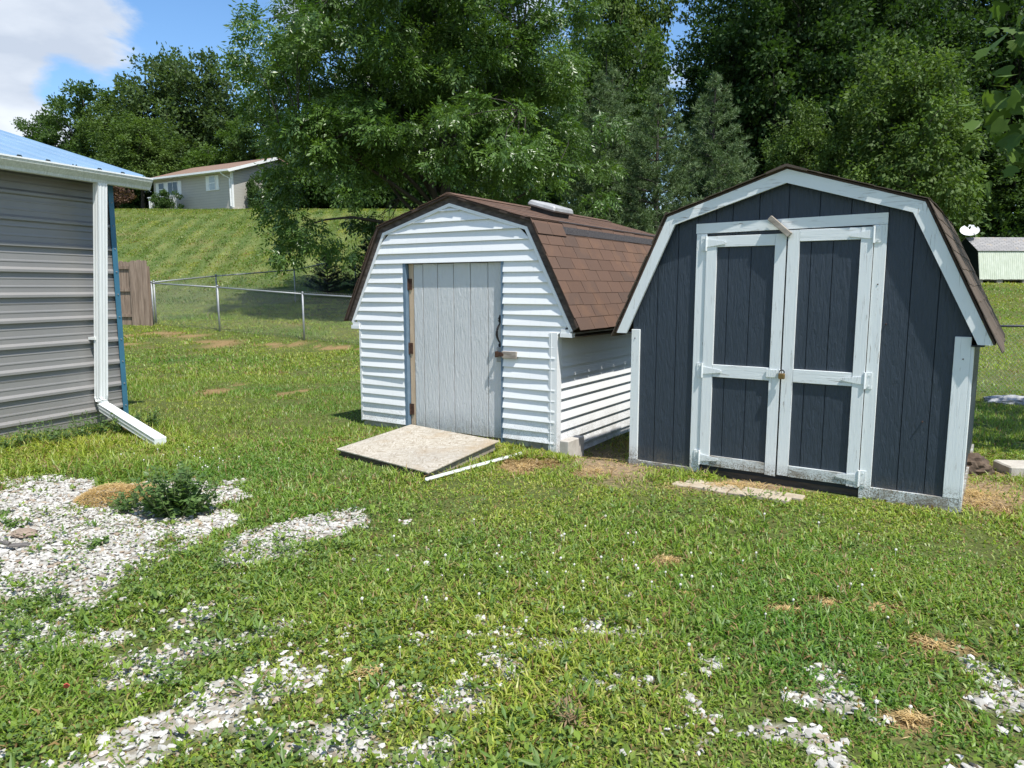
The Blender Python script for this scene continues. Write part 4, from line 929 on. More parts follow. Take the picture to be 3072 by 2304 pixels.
MB().add([(0, -0.1, zb), (0, 2.9, zb), (0, 2.55, zb + 1.6), (0, 1.4, zb + 2.4), (0, 0.24, zb + 1.6), (.03, -0.1, zb), (.03, 2.9, zb), (.03, 2.55, zb + 1.6), (.03, 1.4, zb + 2.4), (.03, 0.24, zb + 1.6)],
         [(4, 3, 2, 1, 0), (5, 6, 7, 8, 9), (0, 1, 6, 5), (1, 2, 7, 6), (2, 3, 8, 7), (3, 4, 9, 8), (4, 0, 5, 9)]).build("end_wall", M_navyD, fs_)
def far_roof():
    a = NM("far_roof_shingle"); br = a.n("ShaderNodeTexBrick"); br.inputs["Scale"].default_value = 1.0
    for k, v in (("Brick Width", 0.42), ("Row Height", 0.125), ("Mortar Size", 0.014), ("Color1", (0.25, 0.245, 0.24, 1)), ("Color2", (0.33, 0.32, 0.31, 1)), ("Mortar", (0.10, 0.10, 0.10, 1))): br.inputs[k].default_value = v
    mpn = a.coord("Object", (1, 1, 1)); a.L.new(mpn, br.inputs["Vector"])
    col = a.mix(a.mr(a.noise(2.2, 3), 0.6, 0.66, 0, 0.7), br.outputs[0], (0.36, 0.30, 0.22)); return a.set(col, 0.9)
fr_ = MB().box(-0.05, FWd + .05, 0, 1.50, -0.02, 0.0).build("roof", far_roof(), fs_); fr_.location = (0, 0.14, zb + 1.60); fr_.rotation_euler = (math.radians(34), 0, 0)
fb = MB().box(-0.05, FWd + .05, 0, 1.50, -0.02, 0.0).build("roof_back", MATS["far_roof_shingle"], fs_); fb.location = (FWd, 2.64, zb + 1.60); fb.rotation_euler = (math.radians(34), 0, math.pi)
for k, (x0, x1) in enumerate(((0.05, 0.25), (1.05, 1.4), (2.55, 2.75), (3.6, 3.9), (4.9, 5.15))): bx("skid", M_greywood, fs_, x0, x1, -0.05, 2.5, -0.1, zb - 0.06)
bx("sill_beam", M_greywood, fs_, 0.0, FWd, -0.04, 0.1, zb - 0.058, zb - 0.005)
di = empty("satellite_dish", (26.55 + 0.15, 43.35, tz(28, 42) + zb + 2.36), 0, "white satellite dish standing on the far shed ridge", "satellite dish")
m = MB(); nr, ns2 = 5, 20
for i in range(nr + 1):
    r = 0.02 + 0.50 * i / nr
    for k in range(ns2): an = 2 * math.pi * k / ns2; m.v.append((r * math.cos(an), r * math.sin(an) * 0.92, 0.16 * (i / nr) ** 2))
for i in range(nr):
    for k in range(ns2): k2 = (k + 1) % ns2; m.f.append((i * ns2 + k, i * ns2 + k2, (i + 1) * ns2 + k2, (i + 1) * ns2 + k))
dsh = m.build("reflector", M_trimw, di); dsh.location = (-0.05, 0, 0.36); dsh.rotation_euler = (math.radians(40), math.radians(-20), 0)
md = dsh.modifiers.new("thickness", 'SOLIDIFY'); md.thickness = 0.02
MB().tube([(0, 0.02, -0.25), (0, 0.02, 0.16), (-0.03, 0.05, 0.30)], 0.025, 8).build("mast", M_blackpipe, di)
MB().tube([(0.0, -0.50, 0.02), (-0.06, -0.46, 0.30)], 0.022, 6).build("feed_arm", M_iron, di)

# ------------------------------------------------------------------ leaf and blade generators
def unit(v): return v / np.maximum(np.linalg.norm(v, axis=-1, keepdims=True), 1e-9)
def leaf_quads(P, D, W, fold=0.15):
    """P base, D full leaf vector, W half width vector: rhombic leaf, slightly cupped"""
    n = len(P); N = unit(np.cross(D, W)) * np.linalg.norm(W, axis=-1, keepdims=True) * fold
    V = np.stack([P, P + D * 0.45 + W + N, P + D, P + D * 0.45 - W + N], 1).reshape(-1, 3)
    return V, np.arange(n * 4, dtype=np.int32).reshape(n, 4)
def rep(c, k): return np.repeat(c, k, axis=0)
def rdir(n, rg): return unit(rg.normal(size=(n, 3)))
def mixcol(a, b, t): return np.asarray(a)[None] * (1 - t[:, None]) + np.asarray(b)[None] * t[:, None]

# ------------------------------------------------------------------ lawn
def sample_wedge(y0, y1, dens, rg, kl=0.86, kr=0.86, pad=0.7):
    area = 0.5 * (kl + kr) * (y1 ** 2 - y0 ** 2) + 2 * pad * (y1 - y0); n = int(area * dens)
    y = np.sqrt(rg.random(int(n * 1.0)) * (y1 ** 2 - y0 ** 2) + y0 ** 2)
    x = (rg.random(len(y)) * (kl + kr) - kl) * y + (rg.random(len(y)) - .5) * 2 * pad
    return x, y
GREENS = [(0.235, 0.330, 0.042), (0.180, 0.290, 0.038), (0.285, 0.370, 0.058), (0.145, 0.230, 0.042), (0.320, 0.370, 0.105)]
STRAW = [(0.30, 0.20, 0.085), (0.36, 0.26, 0.12), (0.22, 0.14, 0.06)]
def blades(x, y, length, width, rg, lean=0.55, seg=2, colmul=1.0, keep_gravel=0.10, wilt=0.1):
    gm_ = np.where(y < 9, gravel_mask(x, y), 0); d = dry_mask(x, y)
    dens = 1 - gm_ * (1 - keep_gravel); dens = dens * (1 - 0.35 * d)
    soilm = blobs([(0.95, 6.75, 0.40, 0.9), (3.75, 5.6, 0.45, 0.45), (1.9, 5.75, 0.5, 0.18), (4.1, 6.4, 0.4, 0.45)], x, y, 0.5); dens = dens * (1 - 0.93 * soilm)
    cl = fbm(x * 5, y * 5, 3); wn_ = fbm(x * 1.3 + 21, y * 1.3 + 8, 3); dens = dens * (0.40 + 0.9 * sstep(0.3, 0.6, cl)) * (0.5 + 0.6 * sstep(0.36, 0.52, wn_))
    k = (rg.random(len(x)) < dens) & ~inside_foot(x, y, 0.01); x, y, d, cl, gm_ = x[k], y[k], d[k], cl[k], gm_[k]
    n = len(x); z = terrain(x, y) - 0.004
    big = fbm(x * 1.1 + 7, y * 1.1 + 3, 3)
    L = length * (0.55 + 0.8 * rg.random(n)) * (0.6 + 0.8 * sstep(0.3, 0.68, big)) * np.where(d > 0.4, 0.6, 1) * (1 - 0.5 * gm_)
    tall = blobs([(-5.0, 7.0, 1.3, 0.6), (-4.4, 8.1, 0.5, 0.4), (-3.9, 6.2, 1.0, 0.5), (0.25, 6.65, 0.35, 0.18), (-0.9, 5.95, 0.6, 0.14), (3.0, 5.0, 0.6, 0.15), (1.2, 5.95, 0.5, 0.14)], x, y, 0.6)
    L = L * (1 + 0.75 * tall)
    w_ = width * (0.6 + 0.8 * rg.random(n))
    az = rg.random(n) * 2 * np.pi; hd = np.stack([np.cos(az), np.sin(az), 0 * az], -1)
    ln = np.clip(lean * (0.4 + 1.3 * rg.random(n)), 0, 1.35) + 0.5 * (d > 0.5)
    ln = np.minimum(ln, 1.45)
    P = np.stack([x, y, z], -1); up = np.array([0, 0, 1.0])
    d1 = hd * np.sin(ln * 0.6)[:, None] + up * np.cos(ln * 0.6)[:, None]; d2 = hd * np.sin(np.minimum(ln * 1.5, 1.9))[:, None] + up * np.cos(np.minimum(ln * 1.5, 1.9))[:, None]
    tw = rg.random(n) * 2 * np.pi; sd = np.stack([-np.sin(az + 0.5 * np.sin(tw)), np.cos(az + 0.5 * np.sin(tw)), 0.35 * np.cos(tw)], -1) * w_[:, None] * 0.5
    A = P + d1 * (L * 0.5)[:, None]; T = A + d2 * (L * 0.5)[:, None]
    if seg == 2:
        V = np.stack([P - sd * 0.7, P + sd * 0.7, A + sd, A - sd, T], 1).reshape(-1, 3); b = np.arange(n) * 5
        F = [np.stack([b, b + 1, b + 2, b + 3], -1), np.stack([b + 3, b + 2, b + 4], -1)]; kk = 5
    else:
        V = np.stack([P - sd, P + sd, T], 1).reshape(-1, 3); b = np.arange(n) * 3; F = [np.stack([b, b + 1, b + 2], -1)]; kk = 3
    g = np.array(GREENS); t = rg.integers(0, len(g), n); c = g[t] * (0.8 + 0.4 * rg.random((n, 1)))
    hue = fbm(x * 0.7 + 40, y * 0.7 + 4, 3)[:, None]
    c = c * (1 + (hue - 0.5) * np.array([[1.1, 0.5, 0.3]]))
    s = np.array(STRAW)[rg.integers(0, 3, n)] * (0.75 + 0.5 * rg.random((n, 1)))
    dd_ = (rg.random(n) < np.clip(d * 0.95 + 0.05 + 0.16 * sstep(0.52, 0.36, wn_[k]) if False else d * 0.95 + 0.12, 0, 1))[:, None]; c = np.where(dd_, s, c)
    st = (stripe(x, y) * sstep(0.35, 0.62, fbm(x * 0.4 + 2, y * 0.4, 3)))[:, None]; c = c * (1 + st * np.array([[0.55, 0.32, 0.3]]))
    return V, F, rep(c * colmul, kk)
def stripe(x, y):
    u = x * 0.984 + y * 0.177      # mower passes running up the hill
    s = np.sin(u * 2 * np.pi / 1.15 + 0.4 * np.sin(y * 0.3)) * 0.5 + 0.5
    return (sstep(0.2, 0.8, s) - 0.4) * 1.15 * sstep(29, 35, y) * (x < 5)
def lawn(name, parts, label):
    V, F4, F3, C = [], [], [], []; b = 0
    for v, f, c in parts:
        V.append(v); C.append(c)
        for q in f: (F4 if q.shape[1] == 4 else F3).append(q + b)
        b += len(v)
    o = np_obj(name, np.concatenate(V), ([np.concatenate(F4)] if F4 else []) + ([np.concatenate(F3)] if F3 else []), M_grass, np.concatenate(C))
    return tag(o, label, "grass", kind="stuff")
r1 = np.random.default_rng(21)
pp_ = []
x, y = sample_wedge(1.7, 4.2, 7400, r1, 0.95, 1.0); pp_.append(blades(x, y, 0.058, 0.0078, r1, 1.05, 2))
x, y = sample_wedge(4.2, 7.6, 4900, r1, 0.95, 1.0); pp_.append(blades(x, y, 0.055, 0.0088, r1, 1.0, 2))
lawn("lawn_grass", pp_, "rough green crabgrass lawn in front of the sheds")
pp_ = []
x, y = sample_wedge(7.6, 13, 2600, r1); k = (x < 2.2) | (x > 3.4); x, y = x[k], y[k]; pp_.append(blades(x, y, 0.062, 0.013, r1, 0.95, 1))
x, y = sample_wedge(13, 27, 850, r1); k = (x / y < -0.15) | (x / y > 0.56); x, y = x[k], y[k]; pp_.append(blades(x, y, 0.06, 0.026, r1, 0.95, 1))
lawn("lawn_grass", pp_, "short green lawn reaching back to the chain link fences")
pp_ = []
x, y = sample_wedge(27, 57, 330, r1, kl=0.62, kr=-0.10); pp_.append(blades(x, y, 0.08, 0.045, r1, 0.95, 1, 0.72))
x, y = sample_wedge(27, 50, 120, r1, kl=-0.52, kr=0.86); pp_.append(blades(x, y, 0.09, 0.06, r1, 0.95, 1, 0.95))
lawn("hill_grass", pp_, "striped mown grass covering the hill below the house")

# ------------------------------------------------------------------ gravel
def gravel():
    rg = np.random.default_rng(5)
    phi = (1 + 5 ** .5) / 2
    iv = unit(np.array([(-1, phi, 0), (1, phi, 0), (-1, -phi, 0), (1, -phi, 0), (0, -1, phi), (0, 1, phi), (0, -1, -phi), (0, 1, -phi), (phi, 0, -1), (phi, 0, 1), (-phi, 0, -1), (-phi, 0, 1)], float))
    fi = np.array([(0, 11, 5), (0, 5, 1), (0, 1, 7), (0, 7, 10), (0, 10, 11), (1, 5, 9), (5, 11, 4), (11, 10, 2), (10, 7, 6), (7, 1, 8), (3, 9, 4), (3, 4, 2), (3, 2, 6), (3, 6, 8), (3, 8, 9), (4, 9, 5), (2, 4, 11), (6, 2, 10), (8, 6, 7), (9, 8, 1)])
    n = 82000; x = rg.uniform(-5.2, 3.0, n); y = rg.uniform(1.9, 6.4, n); g = gravel_mask(x, y)
    k = (rg.random(n) < (g * 1.0 + 0.045 * (y < 4.3) * (x < 0.9) * sstep(0.35, 0.6, fbm(x * 2 + 5, y * 2, 3)))) & ~inside_foot(x, y); x, y, g = x[k], y[k], g[k]; n = len(x)
    s = rg.lognormal(math.log(0.0118), 0.36, n); s = np.clip(s, 0.005, 0.021)
    shp = iv[None] * (1 + rg.uniform(-0.36, 0.36, (n, 12, 1))); shp = shp * (s[:, None] * rg.uniform(0.6, 1.25, (n, 3)) * np.array([1.2, 1.0, 0.52]))[:, None, :]
    a = rg.random(n) * 2 * np.pi; b = rg.normal(0, 0.35, n); ca, sa, cb_, sb = np.cos(a), np.sin(a), np.cos(b), np.sin(b)
    X = shp[..., 0]; Y = shp[..., 1] * cb_[:, None] - shp[..., 2] * sb[:, None]; Z = shp[..., 1] * sb[:, None] + shp[..., 2] * cb_[:, None]
    X, Y = X * ca[:, None] - Y * sa[:, None], X * sa[:, None] + Y * ca[:, None]
    z = terrain(x, y) + s * 0.08 + rg.random(n) * 0.009
    V_ = np.stack([X + x[:, None], Y + y[:, None], Z + z[:, None]], -1).reshape(-1, 3)
    F = (fi[None] + (np.arange(n) * 12)[:, None, None]).reshape(-1, 3)
    t = rg.random(n); c = mixcol((0.33, 0.315, 0.275), (0.57, 0.555, 0.51), t); br = rg.random(n) < 0.13; c[br] = mixcol((0.27, 0.20, 0.14), (0.36, 0.30, 0.22), t[br])
    tag(np_obj("gravel", V_, F, M_stone, rep(c, 12)), "white crushed limestone gravel showing through the grass", "gravel", kind="stuff")
gravel()

# ------------------------------------------------------------------ low broadleaf weeds, clover, dead straw
def low_weeds():
    rg = np.random.default_rng(31); V, F, C = [], [], []; b = 0
    n = 12500; x = rg.uniform(-4.2, 2.4, n); y = rg.uniform(1.9, 5.6, n)
    area = np.maximum((1 - sstep(0.7, 1.25, np.sqrt(((x + 1.3) / 2.0) ** 2 + ((y - 3.0) / 1.5) ** 2))), 0.17)
    k = (rg.random(n) < area * (0.25 + 0.9 * sstep(0.42, 0.6, fbm(x * 2.2 + 4, y * 2.2, 3)))) & ~inside_foot(x, y); x, y = x[k], y[k]; n = len(x)
    kind = rg.random(n)
    for i in range(n):
        z0 = tz(x[i], y[i]); m = int(rg.integers(4, 9)); a = rg.random(m) * 6.28
        hgt = 0.02 + 0.05 * rg.random()
        if kind[i] < 0.74: L = rg.uniform(0.012, 0.022, m); ar = 0.5; el = rg.uniform(0.0, 0.8, m); spread = 0.03; c0_, c1_ = (0.10, 0.175, 0.04), (0.16, 0.235, 0.06)
        elif kind[i] < 0.95: L = rg.uniform(0.022, 0.042, m); ar = 0.30; el = rg.uniform(0.2, 1.1, m); spread = 0.012; c0_, c1_ = (0.15, 0.235, 0.03), (0.22, 0.30, 0.05)
        else: L = rg.uniform(0.05, 0.085, m); ar = 0.11; el = rg.uniform(0.15, 0.8, m); spread = 0.01; c0_, c1_ = (0.09, 0.17, 0.03), (0.14, 0.225, 0.045)
        P = np.stack([x[i] + np.cos(a) * spread * rg.random(m) * 2, y[i] + np.sin(a) * spread * rg.random(m) * 2, z0 + hgt * (0.3 + 0.7 * rg.random(m))], -1)
        D = np.stack([np.cos(a) * np.cos(el), np.sin(a) * np.cos(el), np.sin(el)], -1) * L[:, None]
        W = unit(np.cross(D, np.array([0, 0, 1.0]) + 0.3 * rg.normal(size=(m, 3)))) * (L * ar)[:, None]
        Vq, Fq = leaf_quads(P, D, W); V.append(Vq); F.append(Fq + b); b += len(Vq); C.append(rep(mixcol(c0_, c1_, rg.random(m)) * (0.8 + 0.4 * rg.random()), 4))
    tag(np_obj("ground_weeds", np.concatenate(V), np.concatenate(F), M_weed, np.concatenate(C)), "low clover and broadleaf weeds growing through the gravel", "weeds", kind="stuff")
low_weeds()
def clover_flowers():
    rg = np.random.default_rng(8); m = MB()
    sp = [(rg.normal(0.35, 0.45), rg.normal(3.95, 0.35)) for _ in range(46)] + [(rg.normal(-3.0, 0.5), rg.normal(6.6, 0.3)) for _ in range(24)] + [(rg.uniform(-1, 2.4), rg.uniform(2.3, 5)) for _ in range(30)]
    for (x, y) in sp:
        z = tz(x, y) + rg.uniform(0.04, 0.065); r = rg.uniform(0.005, 0.0085)
        m.tube([(x, y, z - r), (x, y, z - r * .4), (x + .001, y, z + r * .5), (x, y, z + r)], [r * .4, r, r * .95, r * .3], 6)
        m.tube([(x + .004, y, z - 0.06), (x, y, z - r)], 0.0012, 3)
    tag(m.build("clover_flowers", simple("clover_white", (0.55, 0.52, 0.45), (0.72, 0.70, 0.64), 200, 0.8)), "small white clover blossoms scattered in the lawn", "flowers", kind="stuff")
clover_flowers()
def straw(name, spots, label):
    rg = np.random.default_rng(17); V, F, C = [], [], []; b = 0
    for (cx, cy, rx, ry, n, h) in spots:
        r = np.sqrt(rg.random(n)) if h > 0.05 else np.abs(rg.normal(0, 0.75, n)) * (0.6 + 0.8 * rg.random(n)); a = rg.random(n) * 6.28; x = cx + rx * r * np.cos(a); y = cy + ry * r * np.sin(a)
        k = ~inside_foot(x, y) if h < 0.05 else np.ones(n, bool); x, y, r = x[k], y[k], r[k]; m = len(x)
        z = terrain(x, y) + 0.008 + h * np.maximum(1 - r ** 2, 0) * (0.7 + 0.3 * rg.random(m)) + 0.01 * rg.random(m)
        az = rg.random(m) * 6.28; L = rg.uniform(0.03, 0.09, m); D = np.stack([np.cos(az), np.sin(az), rg.normal(0, 0.18, m)], -1) * L[:, None]
        W = unit(np.cross(D, [0, 0, 1.0])) * 0.0026; P = np.stack([x, y, z], -1) - D * .5
        Vq, Fq = leaf_quads(P, D, W, 0); V.append(Vq); F.append(Fq + b); b += len(Vq); C.append(rep(mixcol((0.42, 0.28, 0.12), (0.74, 0.56, 0.28), rg.random(m)), 4))
    return tag(np_obj(name, np.concatenate(V), np.concatenate(F), M_weed, np.concatenate(C)), label, "straw", kind="stuff")
straw("straw_litter", [(c[0], c[1], c[2] * 1.1, c[3] * 1.1, int(420 * max(c[2] * c[3] * 12, 0.25)), 0.01) for c in DRY if c[1] < 7.5] + [(1.75, 5.75, 0.65, 0.2, 900, 0.01), (3.6, 5.5, 0.6, 0.45, 1500, 0.01), (-0.9, 6.9, 0.5, 0.5, 0, 0), (1.0, 6.8, 0.4, 0.7, 900, 0.01)], "dry brown grass clippings lying on bare patches")
straw("straw_heap", [(-3.02, 5.36, 0.26, 0.22, 2600, 0.11), (-2.85, 5.45, 0.2, 0.15, 1200, 0.10)], "low heap of dry yellow straw beside the leafy weed")

# ------------------------------------------------------------------ individual weeds
def weed_plant(loc, h, rad, nst, lf, seed, label, group=None, c0_=(0.075, 0.14, 0.04), c1_=(0.125, 0.20, 0.055), ar=0.33, dens=16):
    rg = np.random.default_rng(seed); o = empty("weed_plant", loc, 0, label, "weed", group); m = MB(); V, F, C = [], [], []; b = 0
    for i in range(nst):
        a = rg.random() * 6.28; rr = rad * math.sqrt(rg.random()); hh = h * (0.5 + 0.5 * rg.random()) * (1 - 0.35 * rr / rad)
        p0 = np.array([math.cos(a) * rr * .25, math.sin(a) * rr * .25, -0.02]); p1 = np.array([math.cos(a) * rr * .75, math.sin(a) * rr * .75, hh * .55]); p2 = np.array([math.cos(a) * rr, math.sin(a) * rr, hh])
        m.tube([p0, p1, p2], [0.005, 0.0035, 0.0015], 5)
        n = dens; t = 0.12 + 0.88 * rg.random(n); P = (p0[None] * ((1 - t) ** 2)[:, None] + p1[None] * (2 * t * (1 - t))[:, None] + p2[None] * (t ** 2)[:, None])
        az = rg.random(n) * 6.28; el = rg.uniform(-0.5, 0.7, n); L = lf * (1.25 - 0.75 * t) * rg.uniform(0.6, 1.2, n)
        D = np.stack([np.cos(az) * np.cos(el), np.sin(az) * np.cos(el), np.sin(el)], -1) * L[:, None]
        W = unit(np.cross(D, np.array([0, 0, 1.0]) + 0.35 * rg.normal(size=(n, 3)))) * (L * ar)[:, None]
        Vq, Fq = leaf_quads(P + D * .25, D, W); V.append(Vq); F.append(Fq + b); b += len(Vq); C.append(rep(mixcol(c0_, c1_, rg.random(n)), 4))
    m.build("stem", M_straw if c0_[0] > 0.2 else M_weedstem, o); np_obj("leaves", np.concatenate(V), np.concatenate(F), M_weed, np.concatenate(C), o); return o
M_weedstem = simple("weed_stem", (0.08, 0.13, 0.04), (0.14, 0.17, 0.07), 30, 0.7)
weed_plant((-2.38, 5.0, 0), 0.45, 0.31, 54, 0.07, 1, "bushy knee high green weed growing out of the white gravel", dens=24)
weed_plant((-2.75, 5.12, 0), 0.18, 0.2, 16, 0.05, 2, "small leafy weed between straw heap and bushy weed")
for i, (x, y, h) in enumerate(((-4.95, 6.95, .30), (-4.75, 7.35, .34), (-4.55, 7.6, .36), (-4.5, 7.85, .30), (-4.25, 7.95, .40), (-5.1, 6.7, .28), (-4.85, 7.15, .42), (-4.2, 8.3, .34), (-4.6, 7.25, .25))):
    weed_plant((x, y, tz(x, y)), h, 0.14 + 0.05 * (i % 3), 9 + 3 * (i % 3), 0.06, 40 + i, "leafy green weed at the foot of the grey metal wall", "weeds along the metal wall", ar=0.28, dens=14)
for i, (x, y, h) in enumerate(((-3.55, 5.0, .08), (-2.55, 4.35, .09), (-2.0, 4.2, .10), (-1.62, 3.95, .10), (-2.95, 3.95, .09), (-2.35, 3.55, .10), (-1.85, 3.6, .11), (-1.15, 4.35, .08), (-3.3, 4.75, .12), (-2.7, 3.35, 0.1))):
    weed_plant((x, y, 0), h, 0.09, 6, 0.05, 70 + i, "small green seedling weed alone in open white gravel", "seedling weeds in the gravel", c0_=(0.07, 0.14, 0.03), c1_=(0.13, 0.21, 0.04), dens=7)
weed_plant((0.23, 2.52, 0), 0.13, 0.10, 14, 0.05, 90, "withered brown weed in a bare gravel patch", None, (0.20, 0.13, 0.07), (0.30, 0.21, 0.12), ar=0.12, dens=8)
rp_ = MB().prism([(-0.010, 0), (0.008, -0.003), (0.014, 0.014), (0.004, 0.028), (-0.008, 0.018)], -0.002, 0.002).build("fallen_petal", simple("red_petal", (0.50, 0.07, 0.05), (0.62, 0.13, 0.09), 40, 0.6)); rp_.location = (-1.742, 2.67, 0.05); rp_.rotation_euler = (0.5, 0.2, 0.3)
tag(rp_, "single fallen red leaf among green weeds", "leaf")

# ------------------------------------------------------------------ trees
def limb_curve(a, b, sag, rg, n=5):
    a = np.array(a, float); b = np.array(b, float); L = np.linalg.norm(b - a); j = rg.normal(size=3) * 0.06 * L; out_ = []
    for i in range(n):
        t = i / (n - 1); out_.append(tuple(a * (1 - t) + b * t + np.array([0, 0, sag * L * math.sin(t * math.pi)]) + j * math.sin(t * math.pi)))
    return out_
def crown_centres(n, cen, rad, rg, lump=0.25, bias=0.45, zmin=None):
    d = rdir(n * 3, rg); d[:, 2] = np.where(d[:, 2] < -0.6, d[:, 2] * 0.5, d[:, 2]); d = unit(d)
    az = np.arctan2(d[:, 1], d[:, 0]); mod = 1 + lump * (fbm(az * 1.9 + 9 + cen[0], d[:, 2] * 3.1 + 5, 3) - 0.5) * 2
    r = rg.random(len(d)) ** bias * mod; p = np.array(cen) + d * r[:, None] * np.array(rad)
    if zmin is not None: p = p[p[:, 2] > zmin]
    return p[:n]
def crown_leaves(cent, crad, per, L, ar, rg, cen, ca, cb, droop=0.3, flat=0.75, shell=0.5, sprays=1):
    n = len(cent) * per; C_ = rep(cent, per); rr = rep(crad, per)
    d = rdir(n, rg); d[:, 2] = np.where(d[:, 2] < 0, d[:, 2] * 0.55, d[:, 2])
    P = C_ + d * (rr * (shell + (1 - shell) * rg.random(n)) * rg.uniform(0.55, 1.12, n))[:, None] * np.array([1, 1, flat])
    outw = unit(P - np.array(cen)) * 0.6 + d * 0.7
    D = unit(outw + 0.75 * rg.normal(size=(n, 3)) + np.array([0, 0, -droop]))
    ll = L * rg.uniform(0.6, 1.25, n); N = unit(np.array([0, 0, 0.75]) + 0.45 * d + 0.55 * rg.normal(size=(n, 3)))
    W = unit(np.cross(D, N))
    t = rep(rg.random(len(cent)), per) * 0.6 + rg.random(n) * 0.4; col = mixcol(ca, cb, t) * rep((0.85 + 0.3 * rg.random((len(cent), 1))), per)
    if sprays == 1:
        V, F = leaf_quads(P, D * ll[:, None], W * (ll * ar)[:, None]); return V, F, rep(col, 4)
    Vs, Fs, Cs = [], [], []; b = 0      # compound leaf: leaflets along a drooping stalk
    for k in range(sprays):
        t_ = (k // 2 + (0.7 if k % 2 else 0.4)) / (sprays / 2); sgn = 1 if k % 2 else -1
        if k == sprays - 1: dirn = D; t_ = 1.05
        else: dirn = unit(D * 0.55 + W * sgn * 0.8 + np.array([0, 0, -0.30]))
        base = P + D * (ll * 2.0 * t_)[:, None] + np.array([0, 0, -1.0]) * (ll * 0.35 * t_ ** 2)[:, None]
        Wk = unit(np.cross(dirn, N + 0.25 * rg.normal(size=(n, 3)))); lk = ll * rg.uniform(0.8, 1.15, n)
        V, F = leaf_quads(base, dirn * lk[:, None], Wk * (lk * ar)[:, None]); Vs.append(V); Fs.append(F + b); b += len(V); Cs.append(rep(col * rg.uniform(0.9, 1.12, (n, 1)), 4))
    return np.concatenate(Vs), np.concatenate(Fs), np.concatenate(Cs)
def tree_wood(cent, base, fork_z, top, r0, rg, nlimb=14, twig=0.5):
    m = MB(); n = 9; b = np.array(base, float); t = np.array(top, float); pts = []
    for i in range(n): k = i / (n - 1); pts.append(tuple(b * (1 - k) + t * k + np.array([math.sin(k * 5) * .12, math.cos(k * 4) * .12 - .12, 0]) * (k > 0)))
    m.tube(pts, [r0 * (1.25 if i == 0 else 1) * (1 - 0.85 * i / (n - 1)) for i in range(n)], 9)
    limbs = cent[rg.permutation(len(cent))[:nlimb]]
    ends = []
    for c in limbs:
        zf = fork_z + (max(c[2], fork_z + 0.3) - fork_z) * rg.uniform(0.15, 0.6); k = np.clip((zf - b[2]) / (t[2] - b[2]), 0, 0.92); a = b * (1 - k) + t * k
        cv = limb_curve(a, c, 0.07, rg, 6); rr = r0 * (1 - 0.85 * k) * 0.5; m.tube(cv, [rr * (1 - 0.16 * i) for i in range(6)], 6); ends += [np.array(q) for q in cv[2:]]
    ends = np.array(ends)
    for c in cent[: int(len(cent) * twig)]:
        a = ends[np.argmin(np.linalg.norm(ends - c, axis=1))]
        if np.linalg.norm(a - c) > 0.25: m.tube(limb_curve(a, c, 0.04, rg, 4), [r0 * .1, r0 * .07, r0 * .05, r0 * .02], 4)
    return m
def dress(c, a, b): return np.asarray(c)

# the big ash
def ash_tree():
    rg = np.random.default_rng(3); bx0, by0 = -2.2, 24.5; zb = tz(bx0, by0)
    o = empty("ash_tree", (bx0, by0, zb), 0, "large leafy ash tree standing behind the white shed", "tree")
    cen = np.array([-0.5, 0, 7.6])
    B_ = crown_centres(78, cen, (4.8, 4.8, 6.3), rg, 0.26, 0.36, 1.6)          # boughs, each a cluster of leafy shoots
    A_ = np.concatenate([b[None] + rg.normal(size=(7, 3)) * np.array([0.72, 0.72, 0.42]) for b in B_])
    lo = np.array([(-5.0, -1.4, 3.0), (-4.6, -1.6, 2.3), (-4.2, -1.9, 2.7), (-5.0, -0.8, 3.9), (-5.3, -0.4, 4.6), (-5.6, 0.3, 5.5), (-3.6, -2.2, 2.2), (-4.6, -2.2, 1.8), (-5.0, 0.5, 2.4), (-3.0, -2.0, 1.9),
                   (4.9, -1.0, 3.6), (5.2, -0.6, 4.6), (4.4, -1.2, 2.9), (3.6, -1.4, 2.6), (5.2, 0, 6.0), (4.8, -0.5, 2.2), (-5.2, -1.0, 3.4), (-5.8, -0.8, 6.4), (-2.2, -3.4, 3.5), (0.2, -3.9, 4.2), (2.2, -3.6, 4.0)])
    cent = np.concatenate([A_, lo]); crad = np.concatenate([rg.uniform(0.5, 0.85, len(A_)), rg.uniform(0.6, 0.85, len(lo))])
    tree_wood(cent, (0, 0, -0.3), 1.6, (-0.2, 0.1, 12.5), 0.20, rg, 22, 0.8).build("trunk", M_barkd, o, smooth=True)
    V, F, C = crown_leaves(cent, crad, 70, 0.150, 0.20, rg, cen, (0.055, 0.112, 0.024), (0.115, 0.195, 0.038), droop=0.35, flat=0.55, shell=0.55, sprays=7)
    np_obj("crown", V, F, M_ash, C, o)
ash_tree()

# broadleaf prototypes shared by the wood
PROTO = {}
def proto(key, seed, cen, rad, ncl, per, L, ar, ca, cb, droop, top, lump=0.3, flat=0.7, crange=(0.9, 1.5), fork=3.0, r0=0.26, zmin=2.0, shell=0.5):
    rg = np.random.default_rng(seed); cent = crown_centres(ncl, cen, rad, rg, lump, 0.42, zmin); crad = rg.uniform(*crange, len(cent))
    wood = tree_wood(cent, (0, 0, -0.4), fork, (cen[0], cen[1], top), r0, rg, 16, 0.45).mesh("trunk", M_barkd, smooth=True)
    V, F, C = crown_leaves(cent, crad, per, L, ar, rg, cen, ca, cb, droop, flat, shell); PROTO[key] = (wood, np_mesh("crown", V, F, M_leaf, C))
D1, D2 = (0.024, 0.056, 0.015), (0.058, 0.106, 0.026); G1, G2 = (0.042, 0.084, 0.020), (0.082, 0.140, 0.034); Y1, Y2 = (0.060, 0.118, 0.022), (0.105, 0.172, 0.032)
